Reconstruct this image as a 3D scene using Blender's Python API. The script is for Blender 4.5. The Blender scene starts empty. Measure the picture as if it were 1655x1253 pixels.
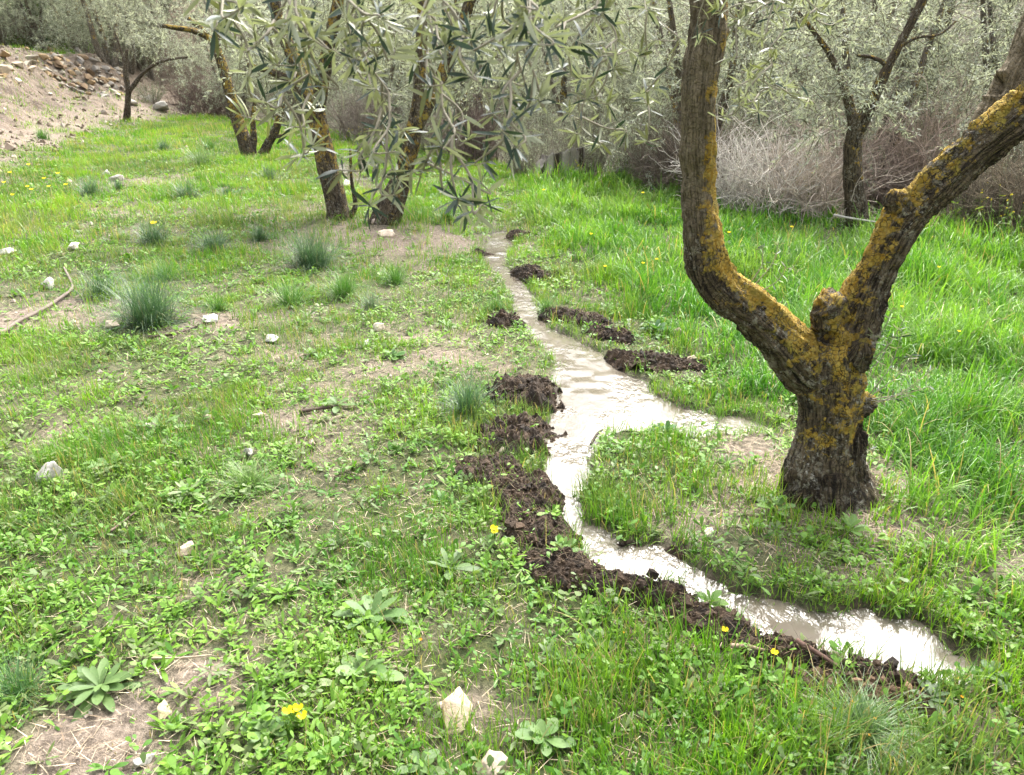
import bpy, math, random
import numpy as np
from mathutils import Vector, Matrix
R = math.radians
sc = bpy.context.scene
rng = np.random.default_rng(7)
random.seed(7)

# ------------------------------------------------------------------ camera, sky, sun, exposure
CAM_H, PITCH, FPX, CX, CY = 1.6, R(22), 1250.0, 827.5, 626.5
cam_d = bpy.data.cameras.new('camera')
cam = bpy.data.objects.new('camera', cam_d)
sc.collection.objects.link(cam)
cam.location = (0, 0, CAM_H)
cam.rotation_euler = (math.pi / 2 - PITCH, 0, 0)
cam_d.sensor_width = 36
cam_d.lens = 36 * FPX / 1655
cam_d.clip_end = 2000
cam_d.dof.use_dof = True
cam_d.dof.focus_distance = 3.4
cam_d.dof.aperture_fstop = 10.0
sc.camera = cam

SUN_EL, SUN_AZ = R(52), R(22)          # azimuth measured from +y (ahead) towards +x (right)
world = bpy.data.worlds.new('World')
sc.world = world
world.use_nodes = True
wn = world.node_tree
bg = wn.nodes['Background']
sky = wn.nodes.new('ShaderNodeTexSky')
sky.sky_type = 'NISHITA'
sky.sun_disc = False
sky.sun_elevation = SUN_EL
sky.sun_rotation = SUN_AZ
sky.dust_density = 6.0
sky.ozone_density = 0.6
sky.air_density = 1.0
hsv = wn.nodes.new('ShaderNodeHueSaturation')
hsv.inputs['Saturation'].default_value = 0.34
wn.links.new(sky.outputs[0], hsv.inputs['Color'])
wn.links.new(hsv.outputs[0], bg.inputs[0])
bg.inputs[1].default_value = 0.15
sun_d = bpy.data.lights.new('sun', 'SUN')
sun_d.energy = 1.25
sun_d.angle = R(14)
sun_d.color = (1.0, 0.98, 0.94)
sun = bpy.data.objects.new('sun', sun_d)
sc.collection.objects.link(sun)
sdir = Vector((math.sin(SUN_AZ) * math.cos(SUN_EL), math.cos(SUN_AZ) * math.cos(SUN_EL), math.sin(SUN_EL)))
sun.rotation_euler = (-sdir).to_track_quat('-Z', 'Y').to_euler()
sc.view_settings.view_transform = 'Standard'
sc.view_settings.look = 'None'
sc.view_settings.exposure = 2.22
sc.cycles.max_bounces = 6
sc.cycles.diffuse_bounces = 3
sc.cycles.transmission_bounces = 4
sc.cycles.use_denoising = True

# ------------------------------------------------------------------ numpy noise
def _h(ix, iy, iz, s):
    h = (ix.astype(np.int64) * 374761393 + iy.astype(np.int64) * 668265263 + iz.astype(np.int64) * 2147483647 + s * 974634541) & 0xffffffff
    h = ((h ^ (h >> 13)) * 1274126177) & 0xffffffff
    h = ((h ^ (h >> 16)) * 2246822519) & 0xffffffff
    return ((h ^ (h >> 15)) & 0xffff) / 65535.0

def noise3(x, y, z, s=0):
    x, y, z = np.broadcast_arrays(np.asarray(x, float), np.asarray(y, float), np.asarray(z, float))
    ix, iy, iz = np.floor(x), np.floor(y), np.floor(z)
    fx, fy, fz = x - ix, y - iy, z - iz
    fx, fy, fz = [f * f * (3 - 2 * f) for f in (fx, fy, fz)]
    r = 0
    for a in (0, 1):
        for b in (0, 1):
            for c in (0, 1):
                w = (fx if a else 1 - fx) * (fy if b else 1 - fy) * (fz if c else 1 - fz)
                r = r + w * _h(ix + a, iy + b, iz + c, s)
    return r * 2 - 1

def fbm(x, y, z=0.0, s=0, o=4, g=0.5):
    r, a, f = 0, 1.0, 1.0
    for i in range(o):
        r = r + a * noise3(np.asarray(x) * f, np.asarray(y) * f, np.asarray(z) * f, s + i * 17)
        a *= g
        f *= 2.03
    return r

def sstep(a, b, x):
    t = np.clip((np.asarray(x, float) - a) / (b - a), 0, 1)
    return t * t * (3 - 2 * t)

# ------------------------------------------------------------------ geometry of the view (photo pixels -> places in the world)
def ray(px, py):
    dx, dy = (px - CX) / FPX, -(py - CY) / FPX
    s, c = math.sin(PITCH), math.cos(PITCH)
    return np.array([dx, c + dy * s, -s + dy * c])

def at_y(px, py, Y):
    d = ray(px, py)
    return np.array([0, 0, CAM_H]) + d * (Y / d[1])

def poly_sdf(x, y, poly, closed=True):
    x, y = np.asarray(x, float), np.asarray(y, float)
    sh = x.shape
    x, y = x.ravel(), y.ravel()
    P = np.asarray(poly, float)
    n = len(P)
    d2 = np.full(x.shape, 1e18)
    ins = np.zeros(x.shape, bool)
    for i in range(n if closed else n - 1):
        a, b = P[i], P[(i + 1) % n]
        e = b - a
        t = np.clip(((x - a[0]) * e[0] + (y - a[1]) * e[1]) / max(e @ e, 1e-12), 0, 1)
        d2 = np.minimum(d2, (x - a[0] - t * e[0]) ** 2 + (y - a[1] - t * e[1]) ** 2)
        if closed and a[1] != b[1]:
            cr = ((a[1] > y) != (b[1] > y)) & (x < (b[0] - a[0]) * (y - a[1]) / (b[1] - a[1]) + a[0])
            ins ^= cr
    d = np.sqrt(d2)
    if closed:
        d = np.where(ins, -d, d)
    return d.reshape(sh)

def rise(x, y):
    return 0.02 * np.maximum(0, np.asarray(y, float) - 8)

def hit0(px, py):                       # ray against the gently rising meadow, no bank, no bumps
    d = ray(px, py)
    lo, hi = 0.3, 120.0
    for _ in range(50):
        m = (lo + hi) / 2
        p = d * m
        if p[2] + CAM_H > rise(p[0], p[1]):
            lo = m
        else:
            hi = m
    return d[0] * lo, d[1] * lo

# bank with the terrace on the left
foot = [hit0(*p) for p in [(-420, 470), (-150, 360), (0, 300), (80, 256), (165, 218), (225, 203), (268, 193)]]
TERR = [(-60, 2.0)] + foot + [(foot[-1][0] + 0.3, foot[-1][1] + 4), (foot[-1][0] - 1.5, 50), (-80, 60)]
# edge of the meadow against the thicket
edge_px = [(-700, 200), (-200, 190), (290, 189), (450, 200), (560, 218), (750, 258), (860, 288), (1000, 300), (1100, 318), (1200, 345), (1380, 368), (1500, 372), (1655, 390), (2100, 430), (2700, 470)]
EW = np.array([hit0(*p) for p in edge_px])
E_AZ, E_R = np.arctan2(EW[:, 0], EW[:, 1]), np.hypot(EW[:, 0], EW[:, 1])

def beyond(x, y):                        # metres past the meadow edge, negative in the meadow
    az = np.arctan2(x, np.maximum(y, 0.01))
    return np.hypot(x, y) - np.interp(az, E_AZ, E_R)

def bank_h(x, y):
    d = -poly_sdf(x, y, TERR)
    wob = 0.35 * fbm(np.asarray(x) * 0.5, np.asarray(y) * 0.5, 0, 31, 3)
    dd = d + wob * sstep(-0.5, 1.5, d)
    return np.where(d > -1, 0.75 * sstep(-0.3, 3.2, dd) + 1.15 * sstep(2.4, 4.3, dd) + 0.5 * sstep(4, 12, dd), 0)

def base_h(x, y):
    b = beyond(x, y)
    return rise(x, y) + bank_h(x, y) + 0.42 * np.minimum(np.maximum(0, b - 5.5), 60) * sstep(5, 9, b) - 0.25 * sstep(0.3, 2.5, b) * (1 - sstep(4, 7, b))

def hit(px, py):
    d = ray(px, py)
    ts = np.geomspace(0.5, 120, 500)
    z = CAM_H + d[2] * ts - base_h(d[0] * ts, d[1] * ts)
    k = int(np.argmax(z < 0)) or len(ts) - 1
    lo, hi = ts[k - 1], ts[k]
    for _ in range(20):
        m = (lo + hi) / 2
        if CAM_H + d[2] * m > base_h(np.array([d[0] * m]), np.array([d[1] * m]))[0]:
            lo = m
        else:
            hi = m
    return d[0] * lo, d[1] * lo

# the stream, traced on the ground
stream_px = [(800, 374), (783, 396), (779, 410), (795, 432), (818, 450), (829, 480), (834, 505), (852, 532), (876, 556), (900, 580), (893, 604), (905, 630), (886, 650), (872, 690), (872, 718), (886, 762), (900, 808), (905, 835), (936, 856), (940, 885), (986, 924), (1030, 934), (1092, 930), (1108, 945), (1150, 976), (1190, 1000), (1212, 1020), (1252, 1032), (1300, 1042), (1372, 1054), (1425, 1070), (1500, 1094), (1550, 1097), (1588, 1066),
             (1550, 1035), (1500, 1010), (1440, 985), (1400, 973), (1370, 973), (1290, 968), (1250, 962), (1200, 954), (1150, 934), (1132, 906), (1080, 884), (1010, 868), (985, 846), (945, 832), (938, 790), (957, 765), (958, 728), (968, 703), (992, 686), (1060, 694), (1120, 706), (1180, 702), (1250, 706), (1278, 690), (1250, 674), (1180, 659), (1110, 653), (1080, 638), (1050, 622), (1012, 600), (985, 574), (922, 540), (882, 520), (862, 480), (842, 450), (814, 425), (817, 410), (829, 390), (815, 371)]
STREAM = [hit0(*p) for p in stream_px]
far_px = [(548, 268), (560, 290), (585, 302), (612, 318), (622, 312), (598, 293), (575, 280), (562, 264)]
FARW = [hit0(*p) for p in far_px]

ARM_Y = hit0(1250, 690)[1]
def stream_sd(x, y):
    x, y = np.asarray(x, float), np.asarray(y, float)
    wob = 0.034 * fbm(x * 10, y * 10, 0, 77, 3) + .012 * fbm(x * 38, y * 38, 0, 79, 2)
    a = np.full(x.shape, 9.0)
    m = (x > -1.5) & (x < 4) & (y > 0.8) & (y < 11)
    a[m] = poly_sdf(x[m], y[m], STREAM)
    m = (x > -6) & (x < 0.5) & (y > 10) & (y < 18)
    a[m] = np.minimum(a[m], poly_sdf(x[m], y[m], FARW))
    arm = .075 * sstep(.75, 1.2, x) * (1 - sstep(.2, .35, np.abs(y - ARM_Y)))
    return a + wob * (1 - .55 * sstep(3.5, 6, y)) + .005 - .022 * sstep(4, 7, y) + arm

def height(x, y):
    x, y = np.asarray(x, float), np.asarray(y, float)
    sd = stream_sd(x, y)
    rough = 0.022 * fbm(x * 1.1, y * 1.1, 0, 3, 3) + 0.010 * fbm(x * 6, y * 6, 0, 5, 3) + 0.006 * fbm(x * 25, y * 25, 0, 9, 2)
    bk = -poly_sdf(x, y, TERR)
    on = sstep(0.5, 2.5, bk) * (1 - sstep(4.2, 6, bk))
    rough = rough + on * (0.17 * fbm(x * 1.3, y * 1.3, 0, 41, 5, .55) + 0.12 * np.abs(fbm(x * 2.6, y * 3.5, 0, 47, 4, .55)))
    rough = rough * (0.35 + 0.65 * sstep(0.05, 0.5, sd))
    return base_h(x, y) + rough - 0.075 * sstep(0.05, -0.06, sd)

def h1(x, y):
    return float(height(np.array([x]), np.array([y]))[0])

def gp(px, py):                          # point on the finished ground under a photo pixel
    x, y = hit(px, py)
    return np.array([x, y, h1(x, y)])

def mpp(p):                              # metres per photo pixel at a place
    c = p - np.array([0, 0, CAM_H])
    return (c[1] * math.cos(PITCH) - c[2] * math.sin(PITCH)) / FPX

# ------------------------------------------------------------------ mesh and object helpers
def mesh_obj(name, V, faces, mat, parent=None, cols=None, attrs=None, smooth=True):
    V = np.asarray(V, np.float32).reshape(-1, 3)
    me = bpy.data.meshes.new(name)
    faces = [np.asarray(f, np.int32) for f in (faces if isinstance(faces, list) else [faces])]
    faces = [f for f in faces if len(f)]
    li = np.concatenate([f.ravel() for f in faces])
    tot = np.concatenate([np.full(len(f), f.shape[1], np.int32) for f in faces])
    start = np.concatenate([[0], np.cumsum(tot)[:-1]]).astype(np.int32)
    me.vertices.add(len(V)); me.vertices.foreach_set('co', V.ravel())
    me.loops.add(len(li)); me.loops.foreach_set('vertex_index', li)
    me.polygons.add(len(tot)); me.polygons.foreach_set('loop_start', start); me.polygons.foreach_set('loop_total', tot)
    me.polygons.foreach_set('use_smooth', np.full(len(tot), smooth, bool))
    me.update(calc_edges=True)
    if cols is not None:
        c = np.ones((len(V), 4), np.float32); c[:, :3] = cols
        a = me.color_attributes.new('tint', 'FLOAT_COLOR', 'POINT'); a.data.foreach_set('color', c.ravel())
    for k, v in (attrs or {}).items():
        v = np.asarray(v, np.float32)
        if v.ndim == 1:
            a = me.attributes.new(k, 'FLOAT', 'POINT'); a.data.foreach_set('value', v)
        else:
            a = me.attributes.new(k, 'FLOAT_VECTOR', 'POINT'); a.data.foreach_set('vector', v.ravel())
    if mat:
        me.materials.append(mat)
    o = bpy.data.objects.new(name, me)
    sc.collection.objects.link(o)
    if parent:
        o.parent = parent
    return o

def tag(o, label=None, cat=None, group=None, kind=None):
    if label: o['label'] = label
    if cat: o['category'] = cat
    if group: o['group'] = group
    if kind: o['kind'] = kind
    return o

def thing(name, loc, label, cat, group=None, rz=0.0):
    o = bpy.data.objects.new(name, None)
    o.empty_display_size = 0.1
    sc.collection.objects.link(o)
    o.location = loc
    o.rotation_euler = (0, 0, rz)
    return tag(o, label, cat, group)

def copy_tree(o, loc, rz, scale, label=None, group=None):
    c = o.copy(); sc.collection.objects.link(c)
    c.location = loc; c.rotation_euler = (0, 0, rz); c.scale = (scale,) * 3
    if label: c['label'] = label
    if group: c['group'] = group
    for ch in o.children:
        d = ch.copy(); sc.collection.objects.link(d); d.parent = c
        for g in ch.children:
            e = g.copy(); sc.collection.objects.link(e); e.parent = d
    return c

class Geo:                               # collects pieces that make ONE mesh
    def __init__(s):
        s.V, s.F, s.C, s.n, s.A = [], {}, [], 0, []
    def add(s, V, F, col, bark=None):
        V = np.asarray(V, float).reshape(-1, 3)
        F = np.asarray(F)
        s.F.setdefault(F.shape[1], []).append(F + s.n)
        s.V.append(V)
        c = np.asarray(col, float)
        s.C.append(np.broadcast_to(c, V.shape) if c.ndim == 1 else c)
        s.A.append(np.zeros(V.shape) if bark is None else bark)
        s.n += len(V)
    def build(s, name, mat, parent=None, smooth=True, bark=False, off=None):
        V = np.concatenate(s.V)
        if off is not None:
            V = V - np.asarray(off)
        return mesh_obj(name, V, [np.concatenate(f) for f in s.F.values()], mat, parent, np.concatenate(s.C), {'bark': np.concatenate(s.A)} if bark else None, smooth)

def norm(v):
    return v / np.maximum(np.linalg.norm(v, axis=-1, keepdims=True), 1e-9)

def blades(g, base, length, width, az, lean, bend, seg, col, tip=None):
    """arching grass blades: base (N,3); lean = start angle from vertical, bend = extra angle at the tip"""
    N = len(base)
    t = np.linspace(0, 1, seg + 1)
    ang = lean[:, None] + bend[:, None] * t[None, :] ** 1.3
    ds = (length / seg)[:, None]
    hx = np.concatenate([np.zeros((N, 1)), np.cumsum(np.sin(ang[:, :-1]) * ds, 1)], 1)
    hz = np.concatenate([np.zeros((N, 1)), np.cumsum(np.cos(ang[:, :-1]) * ds, 1)], 1)
    ca, sa = np.cos(az)[:, None], np.sin(az)[:, None]
    cx = base[:, None, 0] + hx * ca
    cy = base[:, None, 1] + hx * sa
    cz = base[:, None, 2] + hz
    w = (width[:, None] * 0.5) * (1 - 0.93 * t[None, :] ** 1.8)
    tw = rng.uniform(-0.5, 0.5, (N, 1))
    wx, wy = -np.sin(az[:, None] + tw) * w, np.cos(az[:, None] + tw) * w
    Vv = np.stack([np.stack([cx - wx, cy - wy, cz], -1), np.stack([cx + wx, cy + wy, cz], -1)], 2)   # N,seg+1,2,3
    k = (seg + 1) * 2
    b = (np.arange(N) * k)[:, None, None]
    i = np.arange(seg)[None, :, None] * 2
    F = (b + i + np.array([0, 1, 3, 2])[None, None, :]).reshape(-1, 4)
    c = np.repeat(col[:, None, :], k, 1)
    if tip is not None:
        tt = np.repeat(t, 2)[None, :, None] ** 2
        c = c * (1 - tt) + tip[:, None, :] * tt
    g.add(Vv.reshape(-1, 3), F, c.reshape(-1, 3))

def leaves(g, base, d, up, length, width, curl, col, prof=((0, .12), (.22, .72), (.55, 1.0), (.82, .62), (1, .04)), fold=0.0):
    """leaf blades: base (N,3), d direction, up = rough facing"""
    N = len(base)
    d = norm(d)
    side = norm(np.cross(d, up))
    nr = np.cross(side, d)
    nr = nr * np.where((nr * up).sum(-1, keepdims=True) < 0, -1, 1)
    rows = len(prof)
    cols_ = 3 if fold else 2
    Vv = np.zeros((N, rows, cols_, 3))
    for r_, (t, w) in enumerate(prof):
        c = base + d * (length * t)[:, None] - nr * (length * curl * t * t)[:, None]
        hw = side * (width * 0.5 * w)[:, None]
        if fold:
            lift = nr * (width * 0.5 * w * fold)[:, None]
            Vv[:, r_, 0], Vv[:, r_, 1], Vv[:, r_, 2] = c - hw + lift, c, c + hw + lift
        else:
            Vv[:, r_, 0], Vv[:, r_, 1] = c - hw, c + hw
    k = rows * cols_
    b = (np.arange(N) * k)[:, None, None]
    i = np.arange(rows - 1)[None, :, None] * cols_
    fs = [np.array([j, j + 1, j + 1 + cols_, j + cols_]) for j in range(cols_ - 1)]
    for f in fs:
        pass
    F = np.concatenate([(b + i + f[None, None, :]).reshape(-1, 4) for f in fs])
    g.add(Vv.reshape(-1, 3), F, np.repeat(col, k, 0))

def smooth_path(P, r, n):
    P = np.asarray(P, float); r = np.asarray(r, float)
    m = len(P)
    if m < 3:
        t = np.linspace(0, 1, n)
        return P[0] + (P[-1] - P[0]) * t[:, None], r[0] + (r[-1] - r[0]) * t
    L = np.concatenate([[0], np.cumsum(np.linalg.norm(np.diff(P, axis=0), axis=1))])
    tt = np.linspace(0, L[-1], n)
    T = np.gradient(P, L, axis=0)
    out, ro = [], []
    for s in tt:
        k = min(max(int(np.searchsorted(L, s) - 1), 0), m - 2)
        h = L[k + 1] - L[k]
        u = (s - L[k]) / h
        out.append((2 * u**3 - 3 * u**2 + 1) * P[k] + (u**3 - 2 * u**2 + u) * h * T[k] + (-2 * u**3 + 3 * u**2) * P[k + 1] + (u**3 - u**2) * h * T[k + 1])
        ro.append(r[k] + (r[k + 1] - r[k]) * u)
    return np.array(out), np.array(ro)

def frames(C):
    T = norm(np.gradient(C, axis=0))
    a = np.array([1.0, 0, 0]) if abs(T[0][0]) < 0.8 else np.array([0, 1.0, 0])
    A, B = [], []
    for t in T:
        a = a - t * (a @ t); a = a / max(np.linalg.norm(a), 1e-9)
        A.append(a); B.append(np.cross(t, a))
    return T, np.array(A), np.array(B)

def tube(g, P, r, sides, n, col, bump=0.0, seed=0, cap=True, s0=0.0, flute=0.0):
    C, rr = smooth_path(P, r, n)
    T, A, B = frames(C)
    th = np.linspace(0, 2 * math.pi, sides, endpoint=False)
    s = s0 + np.concatenate([[0], np.cumsum(np.linalg.norm(np.diff(C, axis=0), axis=1))])
    rad = np.repeat(rr[:, None], sides, 1)
    if bump:
        nz = fbm(np.cos(th)[None, :] * 1.6, np.sin(th)[None, :] * 1.6, (s / max(rr.max(), 1e-3) * 0.5)[:, None], seed, 3)
        rad = rad * (1 + bump * nz)
    if flute:
        rad = rad * (1 + flute * fbm(np.cos(th)[None, :] * 3, np.sin(th)[None, :] * 3, (s / max(rr.max(), 1e-3) * 0.15)[:, None], seed + 5, 2))
    V = C[:, None, :] + rad[..., None] * (np.cos(th)[None, :, None] * A[:, None, :] + np.sin(th)[None, :, None] * B[:, None, :])
    bark = np.stack([np.repeat(np.cos(th)[None, :], n, 0), np.repeat(np.sin(th)[None, :], n, 0), np.repeat(s[:, None], sides, 1)], -1).reshape(-1, 3)
    i = np.arange(n - 1)[:, None] * sides
    j = np.arange(sides)[None, :]
    j2 = (j + 1) % sides
    F = np.stack([i + j, i + j2, i + sides + j2, i + sides + j], -1).reshape(-1, 4)
    V = V.reshape(-1, 3)
    c = np.asarray(col, float)
    if cap:
        V = np.concatenate([V, [C[0]], [C[-1]]]); bark = np.concatenate([bark, [[0, 0, s[0]], [0, 0, s[-1]]]])
        nb = n * sides
        jj = np.arange(sides)
        tri = np.concatenate([np.stack([np.full(sides, nb), (jj + 1) % sides, jj], -1), np.stack([np.full(sides, nb + 1), nb - sides + jj, nb - sides + (jj + 1) % sides], -1)])
        g.add(V, F, c, bark)
        g.F.setdefault(3, []).append(tri + (g.n - len(V)))
    else:
        g.add(V, F, c, bark)
    return C

def rand_dirs(n):
    return norm(rng.normal(size=(n, 3)))

def hull_rock(seed, sub=2, flat=.6, ang=.10):
    import bmesh
    rs = np.random.default_rng(seed)
    bm = bmesh.new()
    pts = norm(rs.normal(size=(13, 3))) * rs.uniform(.7, 1.1, (13, 1)) * np.array([1, .75, flat])
    vs = [bm.verts.new(p) for p in pts]
    bmesh.ops.convex_hull(bm, input=vs)
    bmesh.ops.triangulate(bm, faces=bm.faces[:])
    for _ in range(sub):
        bmesh.ops.subdivide_edges(bm, edges=bm.edges[:], cuts=1, use_grid_fill=True)
    if sub:
        bmesh.ops.smooth_vert(bm, verts=bm.verts[:], factor=.35, use_axis_x=True, use_axis_y=True, use_axis_z=True)
    bmesh.ops.triangulate(bm, faces=bm.faces[:])
    bm.verts.ensure_lookup_table()
    V = np.array([v.co[:] for v in bm.verts]); F = np.array([[v.index for v in f.verts] for f in bm.faces])
    bm.free()
    V = V * (1 + ang * fbm(V[:, 0] * 2.5, V[:, 1] * 2.5, V[:, 2] * 2.5, seed, 4))[:, None]
    return V, F

# ------------------------------------------------------------------ materials
def mat_new(name):
    m = bpy.data.materials.new(name); m.use_nodes = True
    nt = m.node_tree
    return m, nt, nt.nodes['Principled BSDF'], nt.nodes['Material Output']

def N(nt, t, **kw):
    n = nt.nodes.new(t)
    for k, v in kw.items():
        if k.startswith('i_'):
            key = k[2:]
            n.inputs[int(key) if key.isdigit() else key].default_value = v
        else:
            setattr(n, k, v)
    return n

def mix(nt, a, b, f, mode='MIX'):
    n = nt.nodes.new('ShaderNodeMix'); n.data_type = 'RGBA'; n.blend_type = mode
    for s, v in ((n.inputs['Factor'], f), (n.inputs['A'], a), (n.inputs['B'], b)):
        if isinstance(v, (int, float)): s.default_value = v
        elif isinstance(v, (tuple, list)): s.default_value = (*v, 1) if len(v) == 3 else v
        else: nt.links.new(v, s)
    return n.outputs['Result']

def ramp(nt, x, lo, hi):
    n = N(nt, 'ShaderNodeMapRange', interpolation_type='SMOOTHSTEP')
    n.inputs['From Min'].default_value = lo; n.inputs['From Max'].default_value = hi
    nt.links.new(x, n.inputs['Value'])
    return n.outputs['Result']

def mth(nt, op, a, b=None, clamp=False):
    n = N(nt, 'ShaderNodeMath', operation=op, use_clamp=clamp)
    for s, v in ((n.inputs[0], a), (n.inputs[1], b)):
        if v is None: continue
        if isinstance(v, (int, float)): s.default_value = v
        else: nt.links.new(v, s)
    return n.outputs[0]

def nz(nt, vec, scale, detail=4, rough=0.55):
    n = N(nt, 'ShaderNodeTexNoise', i_Scale=scale, i_Detail=detail, i_Roughness=rough)
    if vec is not None: nt.links.new(vec, n.inputs['Vector'])
    return n.outputs['Fac']

def leaf_mat(name, trans=0.35, rough=0.45, spec=0.35, under=None, tcol=(1.15, 1.25, 0.5)):
    m, nt, p, out = mat_new(name)
    at = N(nt, 'ShaderNodeAttribute', attribute_name='tint')
    col = at.outputs['Color']
    tc = N(nt, 'ShaderNodeNewGeometry')
    v = nz(nt, tc.outputs['Position'], 180, 2)
    hs = N(nt, 'ShaderNodeHueSaturation')
    nt.links.new(col, hs.inputs['Color'])
    nt.links.new(mth(nt, 'ADD', mth(nt, 'MULTIPLY', v, 0.5), 0.75), hs.inputs['Value'])
    col = hs.outputs[0]
    if under:
        col = mix(nt, col, under, mth(nt, 'MULTIPLY', tc.outputs['Backfacing'], 0.8))
    nt.links.new(col, p.inputs['Base Color'])
    p.inputs['Roughness'].default_value = rough
    p.inputs['Specular IOR Level'].default_value = spec
    tr = N(nt, 'ShaderNodeBsdfTranslucent')
    nt.links.new(mix(nt, col, tcol, 1.0, 'MULTIPLY'), tr.inputs['Color'])
    ms = N(nt, 'ShaderNodeMixShader', i_0=trans)
    nt.links.new(p.outputs[0], ms.inputs[1]); nt.links.new(tr.outputs[0], ms.inputs[2])
    nt.links.new(ms.outputs[0], out.inputs['Surface'])
    return m

M_GRASS = leaf_mat('grass_blade', 0.42, 0.42, 0.4)
M_HERB = leaf_mat('herb_leaf', 0.35, 0.5, 0.3)
M_TUSS = leaf_mat('tussock_blade', 0.25, 0.4, 0.4, tcol=(0.9, 1.2, 0.6))
M_OLIVE = leaf_mat('olive_leaf', 0.2, 0.5, 0.32, under=(0.36, 0.375, 0.28), tcol=(1.1, 1.2, 0.6))
M_OLIVE_FAR = leaf_mat('olive_leaf_far', 0.4, 0.6, 0.2, under=(0.43, 0.445, 0.36), tcol=(1.05, 1.1, 0.8))
M_PETAL = leaf_mat('petal', 0.35, 0.6, 0.2, tcol=(1, 1, 0.4))

def plain_mat(name, rough=0.9, spec=0.2, nscale=60, var=0.5, bump=0.0, bscale=120):
    m, nt, p, out = mat_new(name)
    at = N(nt, 'ShaderNodeAttribute', attribute_name='tint')
    geo = N(nt, 'ShaderNodeNewGeometry')
    v = nz(nt, geo.outputs['Position'], nscale, 5, 0.65)
    hs = N(nt, 'ShaderNodeHueSaturation')
    nt.links.new(at.outputs['Color'], hs.inputs['Color'])
    nt.links.new(mth(nt, 'ADD', mth(nt, 'MULTIPLY', v, 2 * var), 1 - var), hs.inputs['Value'])
    nt.links.new(hs.outputs[0], p.inputs['Base Color'])
    p.inputs['Roughness'].default_value = rough
    p.inputs['Specular IOR Level'].default_value = spec
    if bump:
        b = N(nt, 'ShaderNodeBump', i_Strength=bump, i_Distance=0.01)
        nt.links.new(nz(nt, geo.outputs['Position'], bscale, 6, 0.7), b.inputs['Height'])
        nt.links.new(b.outputs[0], p.inputs['Normal'])
    return m

M_STRAW = plain_mat('dry_straw', 0.8, 0.25, 90, 0.4)
M_TWIG = plain_mat('dry_twig', 0.85, 0.2, 40, 0.45)
M_STONE = plain_mat('limestone', 0.85, 0.25, 28, 0.55, 0.7, 70)
M_SOIL = plain_mat('dug_soil', 0.8, 0.3, 45, 0.85, 1.0, 90)
M_WOOD = plain_mat('weathered_wood', 0.85, 0.2, 25, 0.6, 0.6, 60)

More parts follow.
